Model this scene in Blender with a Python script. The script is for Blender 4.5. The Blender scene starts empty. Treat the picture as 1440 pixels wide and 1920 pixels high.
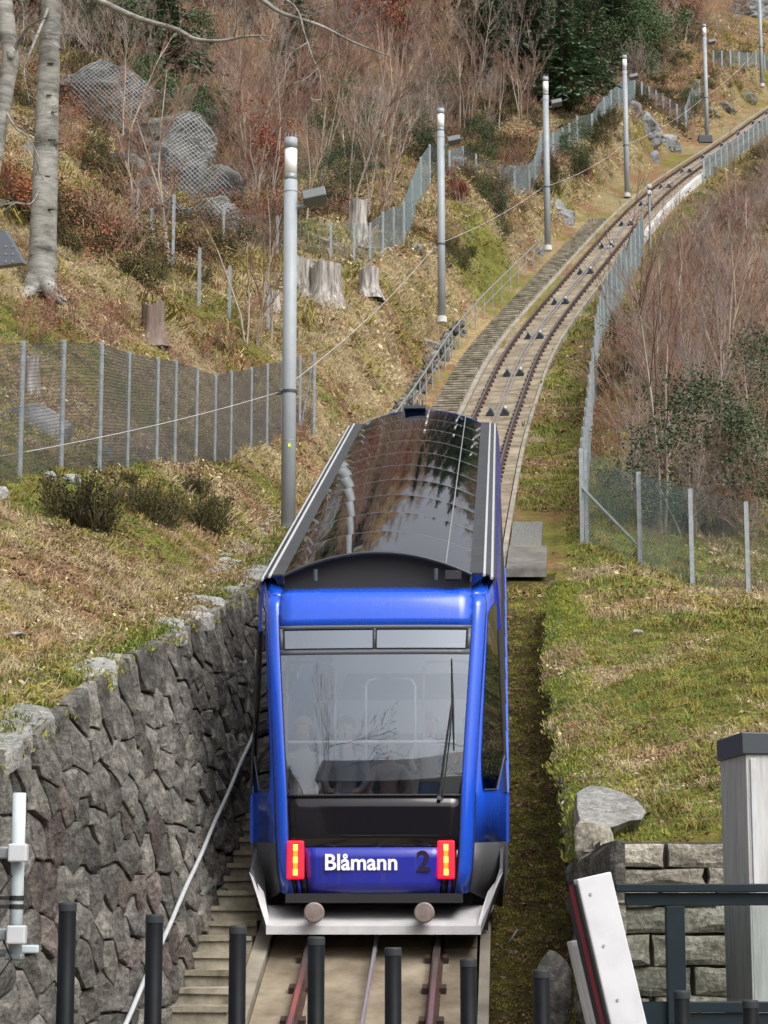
import bpy, bmesh, math, random
import numpy as np
from mathutils import Vector, Matrix
R = math.radians
rng = random.Random(7)
nr = np.random.RandomState(11)
scn = bpy.context.scene
COL = scn.collection

# ------------------------------------------------------------------ camera
FPX = 4200.0                       # focal length in photograph pixels (1440 x 1920)
PITCH = R(10.0)
cam_d = bpy.data.cameras.new('camera')
cam = bpy.data.objects.new('camera', cam_d)
COL.objects.link(cam)
cam_d.sensor_fit = 'VERTICAL'
cam_d.sensor_height = 36.0
cam_d.lens = 36.0 * FPX / 1920.0
cam_d.clip_start = 0.1
cam_d.clip_end = 2000.0
cam.location = (0, 0, 0)
cam.rotation_euler = (R(90) + PITCH, 0, 0)
scn.camera = cam

# ------------------------------------------------------------------ world, sun, exposure
SUN_EL, SUN_AZ = R(50), R(143)      # veiled sun behind the camera, to the right
wd = bpy.data.worlds.new('World'); scn.world = wd; wd.use_nodes = True
wt = wd.node_tree; wt.nodes.clear()
wo = wt.nodes.new('ShaderNodeOutputWorld'); bg = wt.nodes.new('ShaderNodeBackground')
sky = wt.nodes.new('ShaderNodeTexSky'); sky.sky_type = 'NISHITA'; sky.sun_disc = False
sky.sun_elevation = SUN_EL; sky.sun_rotation = SUN_AZ
sky.air_density = 1.0; sky.dust_density = 6.0; sky.ozone_density = 0.6
hs = wt.nodes.new('ShaderNodeHueSaturation'); hs.inputs['Saturation'].default_value = 0.26
wt.links.new(sky.outputs[0], hs.inputs['Color']); wt.links.new(hs.outputs[0], bg.inputs[0])
bg.inputs[1].default_value = 0.13
wt.links.new(bg.outputs[0], wo.inputs[0])
sd = bpy.data.lights.new('sun', 'SUN'); sd.energy = 1.0; sd.angle = R(45); sd.color = (1.0, 0.975, 0.94)
so = bpy.data.objects.new('sun', sd); COL.objects.link(so)
sdir = Vector((math.sin(SUN_AZ) * math.cos(SUN_EL), math.cos(SUN_AZ) * math.cos(SUN_EL), math.sin(SUN_EL)))
so.rotation_euler = (-sdir).to_track_quat('-Z', 'Y').to_euler()
so.location = (30, -45, 60)
vs = scn.view_settings
vs.view_transform = 'Standard'; vs.look = 'None'; vs.gamma = 1.0; vs.use_curve_mapping = False
vs.exposure = 0.76
scn.cycles.max_bounces = 8; scn.cycles.transparent_max_bounces = 24
scn.cycles.diffuse_bounces = 2; scn.cycles.glossy_bounces = 3; scn.cycles.transmission_bounces = 6

# ------------------------------------------------------------------ helpers
def ray(u, v):
    a = (u - 720.0) / FPX; b = (960.0 - v) / FPX
    y = math.cos(PITCH) - math.sin(PITCH) * b
    z = math.sin(PITCH) + math.cos(PITCH) * b
    return a / y, z / y             # X and Z for each metre of Y
def P(u, v, Y):
    x, z = ray(u, v)
    return Vector((x * Y, Y, z * Y))

def vnoise(x, y, seed=0):
    xi = np.floor(x).astype(np.int64); yi = np.floor(y).astype(np.int64)
    xf = x - xi; yf = y - yi
    def h(a, b):
        n = (a * 374761393 + b * 668265263 + seed * 974634777) & 0x7fffffff
        n = ((n ^ (n >> 13)) * 1274126177) & 0x7fffffff
        return ((n ^ (n >> 16)) & 0xffff) / 65535.0
    ux = xf * xf * (3 - 2 * xf); uy = yf * yf * (3 - 2 * yf)
    return (h(xi, yi) * (1 - ux) + h(xi + 1, yi) * ux) * (1 - uy) + (h(xi, yi + 1) * (1 - ux) + h(xi + 1, yi + 1) * ux) * uy
def fbm(x, y, seed=0, o=4, g=0.5):
    s = 0; a = 1; t = 0
    for i in range(o):
        s = s + a * vnoise(x * 2 ** i, y * 2 ** i, seed + i * 17); t += a; a *= g
    return s / t
def sstep(a, b, x):
    t = np.clip((x - a) / (b - a), 0, 1); return t * t * (3 - 2 * t)

class MB:
    """collects faces of ONE piece"""
    def __init__(s): s.v = []; s.f = []; s.m = []
    def add(s, vs_, fs, mi=0):
        o = len(s.v); s.v += [tuple(p) for p in vs_]; s.f += [tuple(i + o for i in f) for f in fs]; s.m += [mi] * len(fs); return s
    def box(s, c, d, rot=None, mi=0, ends=True):
        hx, hy, hz = d[0] / 2, d[1] / 2, d[2] / 2
        ps = [Vector((x, y, z)) for x in (-hx, hx) for y in (-hy, hy) for z in (-hz, hz)]
        if rot is not None: ps = [rot @ p for p in ps]
        c = Vector(c)
        return s.add([p + c for p in ps], [(0, 1, 3, 2), (4, 6, 7, 5), (0, 4, 5, 1), (2, 3, 7, 6), (0, 2, 6, 4), (1, 5, 7, 3)], mi)
    def hexa(s, ps, mi=0):            # 4 bottom corners + 4 top corners, both counter-clockwise seen from above
        return s.add(ps, [(3, 2, 1, 0), (4, 5, 6, 7), (0, 1, 5, 4), (1, 2, 6, 5), (2, 3, 7, 6), (3, 0, 4, 7)], mi)
    def tube(s, pts, r, n=8, cap=True, mi=0):
        pts = [Vector(p) for p in pts]
        if not hasattr(r, '__len__'): r = [r] * len(pts)
        o = []; up = None
        for i, p in enumerate(pts):
            t = (pts[min(i + 1, len(pts) - 1)] - pts[max(i - 1, 0)])
            if t.length < 1e-9: t = Vector((0, 0, 1))
            t.normalize()
            if up is None:
                up = Vector((0, 0, 1)) if abs(t.z) < .9 else Vector((1, 0, 0))
            a = t.cross(up)
            if a.length < 1e-6: a = t.cross(Vector((0, 1, 0.01)))
            a.normalize(); b = t.cross(a); up = -b if False else up
            for k in range(n):
                an = 2 * math.pi * k / n
                o.append(p + (a * math.cos(an) + b * math.sin(an)) * r[i])
        fs = []
        for i in range(len(pts) - 1):
            for k in range(n):
                k2 = (k + 1) % n
                fs.append((i * n + k, (i + 1) * n + k, (i + 1) * n + k2, i * n + k2))
        if cap and n > 2:
            fs.append(tuple(range(n))); fs.append(tuple(range((len(pts) - 1) * n, len(pts) * n))[::-1])
        return s.add(o, fs, mi)
    def prism(s, poly, z0, z1, mi=0):  # poly in xy, counter-clockwise
        n = len(poly)
        return s.add([(x, y, z0) for x, y in poly] + [(x, y, z1) for x, y in poly],
                     [tuple(range(n))[::-1], tuple(range(n, 2 * n))] + [(i, (i + 1) % n, n + (i + 1) % n, n + i) for i in range(n)], mi)
    def grid(s, rows, mi=0, close=False):
        n = len(rows[0]); o = [p for r in rows for p in r]; fs = []
        for i in range(len(rows) - 1):
            for k in range(n if close else n - 1):
                k2 = (k + 1) % n
                fs.append((i * n + k, i * n + k2, (i + 1) * n + k2, (i + 1) * n + k))
        return s.add(o, fs, mi)
    def mesh(s, name, mat, smooth=False):
        me = bpy.data.meshes.new(name); me.from_pydata(s.v, [], s.f)
        for m_ in (mat if isinstance(mat, (list, tuple)) else [mat]): me.materials.append(m_)
        if any(s.m): me.polygons.foreach_set('material_index', s.m)
        if smooth: me.polygons.foreach_set('use_smooth', [True] * len(s.f))
        me.update(); return me
    def build(s, name, mat, parent=None, smooth=False, loc=None, bevel=0):
        ob = bpy.data.objects.new(name, s.mesh(name, mat, smooth)); COL.objects.link(ob)
        if parent is not None: ob.parent = parent
        if loc is not None: ob.location = loc
        if bevel:
            md = ob.modifiers.new('bevel', 'BEVEL'); md.width = bevel; md.segments = 2; md.limit_method = 'ANGLE'
        return ob
def npmesh(name, V, F, mat, smooth=False):
    me = bpy.data.meshes.new(name); V = np.asarray(V, np.float32); F = np.asarray(F, np.int32)
    me.vertices.add(len(V)); me.vertices.foreach_set('co', V.ravel())
    k = F.shape[1]
    me.loops.add(F.size); me.loops.foreach_set('vertex_index', F.ravel())
    me.polygons.add(len(F)); me.polygons.foreach_set('loop_start', np.arange(0, F.size, k, dtype=np.int32))
    me.polygons.foreach_set('use_smooth', [smooth] * len(F))
    me.materials.append(mat); me.update(calc_edges=True); return me
def link(name, me, parent=None, loc=None):
    ob = bpy.data.objects.new(name, me); COL.objects.link(ob)
    if parent is not None: ob.parent = parent
    if loc is not None: ob.location = loc
    return ob
def tag(o, label=None, cat=None, group=None, kind=None):
    if label: o['label'] = label
    if cat: o['category'] = cat
    if group: o['group'] = group
    if kind: o['kind'] = kind
    return o
def thing(name, label, cat, loc=(0, 0, 0), rz=0, group=None):
    o = bpy.data.objects.new(name, None); COL.objects.link(o); o.empty_display_size = .2
    o.location = loc; o.rotation_euler = (0, 0, rz)
    return tag(o, label, cat, group)
def dup(root, loc, rz=0, label=None, scale=None):
    r = root.copy(); COL.objects.link(r); r.location = loc; r.rotation_euler = (0, 0, rz)
    if scale is not None: r.scale = (scale,) * 3 if not hasattr(scale, '__len__') else scale
    if label: r['label'] = label
    for ch in list(root.children):
        c = ch.copy(); COL.objects.link(c); c.parent = r
        for g in ch.children:
            d = g.copy(); COL.objects.link(d); d.parent = c
    return r

# ------------------------------------------------------------------ materials
def nt(name):
    m = bpy.data.materials.new(name); m.use_nodes = True; t = m.node_tree
    return m, t, t.nodes['Principled BSDF']
def N(t, typ, **kw):
    n = t.nodes.new(typ)
    for k, v in kw.items():
        if k[0] == '_': setattr(n, k[1:], v)
        else: n.inputs[k.replace('__', ' ')].default_value = v
    return n
def ramp(t, stops, interp='LINEAR'):
    n = t.nodes.new('ShaderNodeValToRGB'); e = n.color_ramp.elements; n.color_ramp.interpolation = interp
    while len(e) < len(stops): e.new(0.5)
    for i, (p, c) in enumerate(stops):
        e[i].position = p; e[i].color = (c[0], c[1], c[2], 1) if hasattr(c, '__len__') else (c, c, c, 1)
    return n
def coords(t, obj=True):
    return t.nodes.new('ShaderNodeTexCoord').outputs['Object' if obj else 'Generated']
def geopos(t): return t.nodes.new('ShaderNodeNewGeometry').outputs['Position']
def plain(name, c, rough=.6, metal=0, coat=0, spec=.5):
    m, t, b = nt(name)
    b.inputs['Base Color'].default_value = (*c, 1); b.inputs['Roughness'].default_value = rough
    b.inputs['Metallic'].default_value = metal; b.inputs['Coat Weight'].default_value = coat
    b.inputs['Specular IOR Level'].default_value = spec
    return m
def noisy(name, stops, scale=4, detail=6, rough=.85, bump=.3, bscale=None, dist=.02, metal=0, vary=0, stretch=None, world=True, spec=.3, rand=0):
    m, t, b = nt(name)
    co = geopos(t) if world else coords(t)
    if stretch:
        mp = N(t, 'ShaderNodeMapping'); mp.inputs['Scale'].default_value = stretch; t.links.new(co, mp.inputs['Vector']); co = mp.outputs[0]
    if rand:                      # each object its own patch of the pattern
        oi = t.nodes.new('ShaderNodeObjectInfo'); ad = N(t, 'ShaderNodeVectorMath', _operation='ADD')
        sc_ = N(t, 'ShaderNodeVectorMath', _operation='SCALE'); sc_.inputs[0].default_value = (17, 31, 23)
        t.links.new(oi.outputs['Random'], sc_.inputs['Scale']); t.links.new(co, ad.inputs[0]); t.links.new(sc_.outputs[0], ad.inputs[1]); co = ad.outputs[0]
    n = N(t, 'ShaderNodeTexNoise', Scale=scale, Detail=detail, Roughness=.62); t.links.new(co, n.inputs['Vector'])
    r_ = ramp(t, stops); t.links.new(n.outputs[0], r_.inputs[0]); col = r_.outputs[0]
    if vary:
        oi = t.nodes.new('ShaderNodeObjectInfo')
        h = N(t, 'ShaderNodeHueSaturation'); mr = N(t, 'ShaderNodeMapRange'); mr.inputs['To Min'].default_value = 1 - vary; mr.inputs['To Max'].default_value = 1 + vary
        t.links.new(oi.outputs['Random'], mr.inputs[0]); t.links.new(mr.outputs[0], h.inputs['Value'])
        mh = N(t, 'ShaderNodeMath', _operation='MULTIPLY_ADD'); mh.inputs[1].default_value = .028; mh.inputs[2].default_value = .486
        t.links.new(oi.outputs['Random'], mh.inputs[0]); t.links.new(mh.outputs[0], h.inputs['Hue'])
        t.links.new(col, h.inputs['Color']); col = h.outputs[0]
    t.links.new(col, b.inputs['Base Color'])
    b.inputs['Roughness'].default_value = rough; b.inputs['Metallic'].default_value = metal; b.inputs['Specular IOR Level'].default_value = spec
    if bump:
        n2 = N(t, 'ShaderNodeTexNoise', Scale=bscale or scale * 4, Detail=8, Roughness=.65); t.links.new(co, n2.inputs['Vector'])
        bp = N(t, 'ShaderNodeBump', Strength=bump, Distance=dist); t.links.new(n2.outputs[0], bp.inputs['Height']); t.links.new(bp.outputs[0], b.inputs['Normal'])
    return m
M = {}
M['galv'] = noisy('galvanised_steel', [(.3, (.20, .22, .23)), (.7, (.31, .335, .345))], scale=9, rough=.5, metal=.35, bump=.05)
M['handrail'] = noisy('bright_galvanised_tube', [(.3, (.42, .44, .45)), (.7, (.55, .57, .58))], scale=9, rough=.45, metal=.2, bump=.05)
M['pole'] = noisy('grey_painted_pole', [(.3, (.27, .295, .315)), (.7, (.325, .355, .375))], scale=2, rough=.45, bump=.03)
M['lampwhite'] = plain('lamp_diffuser', (.85, .87, .88), .35)
M['darkmetal'] = plain('dark_metal', (.035, .045, .055), .45)
M['blackpost'] = noisy('black_powder_coat', [(.3, (.003, .004, .0055)), (.7, (.006, .0075, .0095))], scale=14, rough=.5, bump=.08, bscale=160, dist=.001, spec=.12)
M['cap'] = plain('post_cap_grey', (.03, .034, .038), .5, 0, 0, .2)
M['anthracite'] = noisy('anthracite_paint', [(.3, (.007, .015, .021)), (.7, (.011, .021, .028))], scale=5, rough=.5, bump=.03, spec=.25)
M['white'] = noisy('white_painted_metal', [(.3, (.40, .405, .42)), (.5, (.49, .50, .52)), (.75, (.55, .56, .58))], scale=3, rough=.4, bump=.04)
M['red'] = plain('red_strip', (.22, .015, .035), .5)
M['wire'] = plain('fence_wire', (.075, .072, .068), .6)
M['wire_green'] = plain('coated_fence_wire', (.10, .145, .15), .6)
M['netwire'] = plain('rock_net_wire', (.40, .41, .41), .6)
M['concrete'] = noisy('weathered_concrete', [(.25, (.13, .115, .09)), (.5, (.26, .235, .19)), (.75, (.36, .33, .27))], scale=2.2, detail=9, bump=.35, bscale=30, dist=.01)
M['bedconcrete'] = noisy('track_concrete', [(.25, (.10, .078, .055)), (.45, (.20, .165, .12)), (.6, (.29, .245, .18)), (.78, (.38, .33, .255))], scale=1.8, detail=10, bump=.3, bscale=40, dist=.008, spec=.08)
M['stepconcrete'] = noisy('mossy_step_concrete', [(.25, (.085, .075, .05)), (.45, (.21, .19, .145)), (.6, (.34, .31, .245)), (.78, (.48, .45, .37))], scale=3.2, detail=9, bump=.4, bscale=30, dist=.01, spec=.08)
M['palewall'] = noisy('pale_concrete', [(.3, (.42, .42, .40)), (.7, (.58, .58, .56))], scale=1.5, bump=.15)
M['rail'] = noisy('rusty_rail', [(.3, (.055, .032, .026)), (.7, (.12, .075, .06))], scale=12, rough=.6, metal=.4, bump=.1)
M['railtop'] = plain('worn_rail_head', (.34, .33, .35), .3, .9)
M['cablem'] = plain('haul_cable', (.42, .38, .40), .4, .6)
M['fast'] = plain('rail_fastener', (.045, .026, .022), .7)
M['slabgrey'] = noisy('grey_slab', [(.25, (.06, .058, .05)), (.5, (.13, .125, .11)), (.75, (.21, .20, .18))], scale=2.6, detail=9, bump=.4, bscale=30, dist=.01)
M['gravel'] = noisy('grey_gravel', [(.3, (.06, .062, .055)), (.7, (.24, .24, .225))], scale=28, detail=3, bump=.8, bscale=30, dist=.03)
# ------------------------------------------------------------------ track line and hillside heights
_ty = np.array([6, 12, 22, 35, 50, 67, 76, 93.5, 115, 141, 165, 190, 230.])
_tu = {67: (935, 765), 76: (978, 667), 93.5: (1103, 503), 115: (1226, 368), 141: (1376, 262), 165: (1472, 195)}
_tx = []; _tz = []
for y in _ty:
    if y < 60:
        _tx.append(-.11 + (y - 22) * .058 + max(0, y - 35) * .022); _tz.append(-.5 + .342 * (y - 22))
    elif y in _tu:
        p = P(*_tu[y], y); _tx.append(p.x); _tz.append(p.z)
    else:
        _tx.append(_tx[-1] + (y - 165) * .32 if y == 190 else _tx[-1] + 13); _tz.append(_tz[-1] + (25 if y == 190 else 40) * .43)
_tx = np.array(_tx); _tz = np.array(_tz)
def _spl(xs, ys):                     # natural-ish cubic Hermite (finite-difference tangents)
    m = np.gradient(ys, xs)
    def f(x):
        x = np.asarray(x, float); i = np.clip(np.searchsorted(xs, x) - 1, 0, len(xs) - 2)
        h = xs[i + 1] - xs[i]; t = (x - xs[i]) / h
        return (2 * t ** 3 - 3 * t ** 2 + 1) * ys[i] + (t ** 3 - 2 * t ** 2 + t) * h * m[i] + (-2 * t ** 3 + 3 * t ** 2) * ys[i + 1] + (t ** 3 - t ** 2) * h * m[i + 1]
    return f
trX = _spl(_ty, _tx); trZ = _spl(_ty, _tz)
DL, DR = -2.15, 2.05                  # edges of the cutting floor, metres from the track centre
# top edge of the left retaining wall and of the right bank: (Y, photograph row)
_wl = [(12, 1560), (15.8, 1392), (17.6, 1312), (19.9, 1236), (23, 1186), (27, 1130), (31.4, 1076), (34.3, 1042), (38, 1000), (42, 965)]
_wr = [(19.0, 1580), (21.5, 1478), (24.5, 1385), (29, 1262), (32, 1180), (36, 1110), (40, 1050)]
wallL = lambda y: np.interp(y, [a for a, b in _wl], [ray(0, b)[1] * a for a, b in _wl])
wallR = lambda y: np.interp(y, [a for a, b in _wr], [ray(0, b)[1] * a for a, b in _wr])
_cp = []
for a, b in _wl: _cp.append((float(trX(a)) + DL, a, ray(0, b)[1] * a))
for a, b in _wr: _cp.append((float(trX(a)) + DR, a, ray(0, b)[1] * a))
for u, v, y in [
    # left slope below and along the near fence
    (0, 1200, 19.5), (0, 1050, 24), (-150, 1000, 24), (36, 910, 29.5), (114, 888, 31.5), (186, 880, 33.5), (290, 870, 39.5), (365, 877, 42),
    (429, 868, 46), (499, 837, 51.5), (590, 810, 54), (200, 1050, 26), (400, 1000, 32.5), (460, 930, 39), (300, 960, 33),
    # left slope above the fence
    (75, 545, 48), (290, 600, 52), (430, 585, 57), (250, 480, 62), (600, 540, 68), (690, 535, 70), (700, 620, 64), (640, 700, 59), (680, 440, 77),
    (-200, 600, 42), (-200, 300, 62), (350, 440, 76), (200, 300, 84), (50, 300, 74), (450, 440, 80), (200, 130, 100), (0, 130, 92), (0, 0, 104),
    (300, 0, 125), (600, 0, 142), (600, 300, 105), (600, 150, 122), (500, 390, 89), (900, 0, 168), (900, 150, 137), (900, 270, 113),
    # bank above the upper track
    (760, 465, 80), (900, 470, 86), (830, 340, 93), (950, 360, 98), (1027, 468, 93.5), (828, 603, 76), (1020, 290, 110), (1100, 250, 118),
    (1176, 366, 115), (1200, 235, 127), (1290, 238, 136), (1326, 260, 141), (1345, 130, 166), (1428, 163, 164), (1200, 60, 165), (1440, 40, 192), (1300, 20, 190),
    # right of the track
    (1100, 1003, 44.7), (1200, 1062, 44), (1298, 1098, 43), (1403, 1114, 42), (1200, 1300, 26), (1400, 1250, 27), (1400, 1160, 36), (1350, 1520, 19.5),
    (1180, 1480, 20.5), (1500, 1400, 22), (1130, 680, 66), (1215, 500, 97), (1300, 950, 51), (1440, 960, 52), (1300, 720, 65), (1440, 600, 78), (1440, 420, 103),
    (1250, 445, 105), (1335, 352, 123), (1440, 300, 128), (1600, 420, 118), (1600, 700, 75), (1600, 1000, 50)]:
    p = P(u, v, y); _cp.append(tuple(p))
_cp += [(-50, 20, 8), (-50, 60, 26), (-60, 100, 50), (-70, 150, 85), (-70, 200, 125), (-40, 230, 132), (0, 200, 97), (0, 235, 112), (20, 232, 104), (40, 228, 98), (60, 230, 92),
        (80, 200, 70), (80, 150, 48), (60, 100, 28), (60, 60, 12), (50, 25, 0), (110, 230, 70), (-20, 10, 1.5)]
_cp = np.array(_cp)
def _rbf_fit(pts, lam):
    n = len(pts); xy = pts[:, :2] / 50.0
    d2 = ((xy[:, None] - xy[None]) ** 2).sum(-1)
    K = .5 * d2 * np.log(d2 + 1e-12) + lam * np.eye(n)
    A = np.zeros((n + 3, n + 3)); A[:n, :n] = K; A[:n, n] = 1; A[:n, n + 1:] = xy; A[n, :n] = 1; A[n + 1:, :n] = xy.T
    b = np.zeros(n + 3); b[:n] = pts[:, 2]
    return np.linalg.solve(A, b)
_w = _rbf_fit(_cp, 2e-4)
def rbf(X, Y):
    X = np.asarray(X, float); sh = X.shape; q = np.stack([X.ravel(), np.asarray(Y, float).ravel()], 1) / 50.0
    out = np.empty(len(q)); n = len(_cp); xy = _cp[:, :2] / 50.0
    for i in range(0, len(q), 20000):
        d2 = ((q[i:i + 20000, None] - xy[None]) ** 2).sum(-1)
        out[i:i + 20000] = (.5 * d2 * np.log(d2 + 1e-12)) @ _w[:n] + _w[n] + q[i:i + 20000] @ _w[n + 1:]
    return out.reshape(sh)
def tz(X, Y):
    """height of the ground"""
    X = np.asarray(X, float); Y = np.asarray(Y, float)
    d = X - trX(Y); base = trZ(Y) - .12
    z = rbf(X, Y)
    # keep the open slope next to the cutting exactly at the wall top
    kl = sstep(34, 44, Y); kr = sstep(30, 42, Y)
    zl = np.where(Y < 44, wallL(Y), z); zr = np.where(Y < 42, wallR(Y), z)
    wl_ = sstep(-DL + 1.6, -DL, -d); wr_ = sstep(DR + 1.2, DR, d)
    zL = z * (1 - wl_ * (1 - kl)) + zl * wl_ * (1 - kl)
    zR = z * (1 - wr_ * (1 - kr)) + zr * wr_ * (1 - kr)
    bl = sstep(-DL + 2.2, -DL + .2, -d) * kl; br = sstep(DR + 2.2, DR, d) * kr
    zL = zL * (1 - bl) + (base + .1) * bl; zR = zR * (1 - br) + (base + .02) * br
    zz = np.where(d < 0, zL, zR)
    # uneven ground
    far = sstep(0, 2.5, np.abs(d) - 2.1)
    amp = .10 + .5 * sstep(45, 110, Y) * sstep(1.5, 5, np.abs(d))
    zz = zz + far * (amp * 2.2 * (fbm(X * .33, Y * .33, 3) - .5) + .16 * (fbm(X * 1.5, Y * 1.5, 9, 3) - .5))
    zz = zz + .05 * (fbm(X * 5, Y * 5, 21, 2) - .5)
    inside = (d > DL) & (d < DR)
    return np.where(inside, base + .05 * (fbm(X * 2.5, Y * 2.5, 5, 3) - .5), zz)
def ground(u, v, y0=14., y1=225.):
    """the point of the hillside met by the sight line through (u, v)"""
    x, z = ray(u, v); ys = np.linspace(y0, y1, 1800)
    g = tz(x * ys, ys); k = np.nonzero(z * ys <= g)[0]
    y = ys[k[0]] if len(k) else y1
    return Vector((x * y, y, float(tz(np.array([x * y]), np.array([y]))[0])))
def gz(x, y): return float(tz(np.array([x], float), np.array([y], float))[0])

# --- cover: what grows where (straw, green, moss, brown litter)
def cover(X, Y):
    d = X - trX(Y)
    a = fbm(X * .22, Y * .22, 31); b = fbm(X * .7 + 5, Y * .7, 47); c = fbm(X * 1.9, Y * 1.9, 61, 3)
    right = sstep(1.5, 3, d) * sstep(62, 40, Y)
    green = sstep(.50, .66, .55 * a + .45 * b + .15 * right)
    verge = sstep(1.0, 1.3, d) * sstep(4.6, 3.2, d) * sstep(36, 46, Y)
    green = np.clip(green + .95 * verge * sstep(.30, .46, b), 0, 1)
    litter = sstep(.50, .62, .5 * fbm(X * .3 + 9, Y * .3, 77) + .5 * c) * (1 - .6 * right)
    wood = sstep(70, 105, Y - .15 * d) * sstep(-3, -8, d)
    litter = np.clip(litter + .7 * wood + .5 * sstep(4, 8, d) * sstep(46, 56, Y), 0, 1)
    inside = (np.abs(d) < 2.05) & (Y < 42)
    return green, litter, inside, c
def cover_col(X, Y):
    g, l, ins, c = cover(X, Y)
    straw = np.array([.31, .24, .135]); olive = np.array([.17, .165, .045]); lit = np.array([.16, .085, .05]); dark = np.array([.07, .06, .02])
    fr_ = (.75 * sstep(75, 120, Y))[:, None]; straw = straw[None] * (1 - fr_) + np.array([.215, .185, .105])[None] * fr_
    col = straw * (.7 + .6 * c[:, None])
    col = col * (1 - g[:, None]) + olive[None] * (.75 + .5 * c[:, None]) * g[:, None]
    col = col * (1 - .8 * l[:, None]) + .8 * lit[None] * (.6 + .8 * c[:, None]) * l[:, None]
    dk = dark[None] * (.6 + 1.0 * c[:, None])
    return np.where(ins[:, None], dk, col)
# grid that follows the track
ys = np.concatenate([np.arange(8, 60, .16), np.arange(60, 120, .33), np.arange(120, 236, .9)])
def geo(a, b, s0, g):
    o = [a]; s = s0
    while o[-1] < b: o.append(o[-1] + s); s *= g
    return np.array(o)
dl = -geo(-DL + .03, 105, .12, 1.018)[::-1]
dr = geo(DR + .03, 75, .12, 1.018)
dm = np.linspace(DL + .002, DR - .002, 34)
ds = np.concatenate([dl, dm, dr])
GX = trX(ys)[:, None] + ds[None]; GY = np.repeat(ys[:, None], len(ds), 1)
GZ = tz(GX, GY)
# right of the cutting the platform level reaches up to the block wall at Y = 18.7
YB = 18.75
m_ = (GY < YB) & ((GX - trX(GY)) > DR - .0005)
GZ[m_] = -1.75
nY, nD = GX.shape
idx = np.arange(nY * nD).reshape(nY, nD)
F = np.stack([idx[:-1, :-1], idx[:-1, 1:], idx[1:, 1:], idx[1:, :-1]], -1).reshape(-1, 4)
def terrain_mat():
    m, t, b = nt('hillside_ground')
    at = t.nodes.new('ShaderNodeAttribute'); at.attribute_name = 'cover'
    co = geopos(t)
    n1 = N(t, 'ShaderNodeTexNoise', Scale=7, Detail=9, Roughness=.7); t.links.new(co, n1.inputs['Vector'])
    n2 = N(t, 'ShaderNodeTexNoise', Scale=1.3, Detail=6, Roughness=.65); t.links.new(co, n2.inputs['Vector'])
    r1 = ramp(t, [(.25, .45), (.5, 1.0), (.75, 1.5)]); t.links.new(n1.outputs[0], r1.inputs[0])
    r2 = ramp(t, [(.3, (.75, .8, .7)), (.7, (1.2, 1.1, 1.05))]); t.links.new(n2.outputs[0], r2.inputs[0])
    m1 = N(t, 'ShaderNodeMixRGB', _blend_type='MULTIPLY', Fac=1); m2 = N(t, 'ShaderNodeMixRGB', _blend_type='MULTIPLY', Fac=1)
    t.links.new(at.outputs['Color'], m1.inputs[1]); t.links.new(r1.outputs[0], m1.inputs[2])
    t.links.new(m1.outputs[0], m2.inputs[1]); t.links.new(r2.outputs[0], m2.inputs[2])
    t.links.new(m2.outputs[0], b.inputs['Base Color']); b.inputs['Roughness'].default_value = .95; b.inputs['Specular IOR Level'].default_value = .1
    n3 = N(t, 'ShaderNodeTexNoise', Scale=14, Detail=8, Roughness=.7); t.links.new(co, n3.inputs['Vector'])
    bp = N(t, 'ShaderNodeBump', Strength=.9, Distance=.08); t.links.new(n3.outputs[0], bp.inputs['Height']); t.links.new(bp.outputs[0], b.inputs['Normal'])
    return m
M['ground'] = terrain_mat()
me = npmesh('hillside', np.stack([GX, GY, GZ], -1).reshape(-1, 3), F, M['ground'], True)
ca = me.color_attributes.new('cover', 'FLOAT_COLOR', 'POINT')
cc = cover_col(GX.ravel(), GY.ravel()); ca.data.foreach_set('color', np.concatenate([cc, np.ones((len(cc), 1))], 1).astype(np.float32).ravel())
hill = tag(link('hillside', me), 'steep hillside of straw grass, moss and leaf litter', kind='structure')

# the paved ground under the viewer, ending above the track
pb = MB(); pb.box((0, -15.6, -1.85), (60, 54.8, .3)); tag(pb.build('plaza', M['concrete']), 'grey concrete paving below the railway', kind='structure')

# ------------------------------------------------------------------ track
def along(y0, y1, step):                # points at equal distances along the track
    yy = np.linspace(y0, y1, 4000); p = np.stack([trX(yy), yy, trZ(yy)], 1)
    s = np.concatenate([[0], np.cumsum(np.linalg.norm(np.diff(p, axis=0), axis=1))])
    q = np.arange(0, s[-1], step)
    return np.interp(q, s, yy)
def frame(y):
    y = float(y); e = .05
    p = Vector((float(trX(y)), y, float(trZ(y)))); t = (Vector((float(trX(y + e)), y + e, float(trZ(y + e)))) - p).normalized()
    r_ = t.cross(Vector((0, 0, 1))).normalized(); return p, t, r_, r_.cross(t)
def sweep(mb, yy, prof, mi=0, cap=True):
    rows = []
    for y in yy:
        p, t, r_, n = frame(y); rows.append([p + r_ * a + n * b for a, b in prof])
    mb.grid(rows, mi, close=True)
    if cap:
        n = len(prof); o = len(mb.v) - n * len(rows)
        mb.f.append(tuple(range(o, o + n))[::-1]); mb.m.append(mi); o = len(mb.v) - n; mb.f.append(tuple(range(o, o + n))); mb.m.append(mi)
    return mb
track = thing('funicular_track', None, None); tag(track, 'concrete bedded funicular track with two rusty rails', kind='structure')
yT = np.concatenate([np.arange(10, 70, 1.0), np.arange(70, 192, 1.5)])
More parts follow.
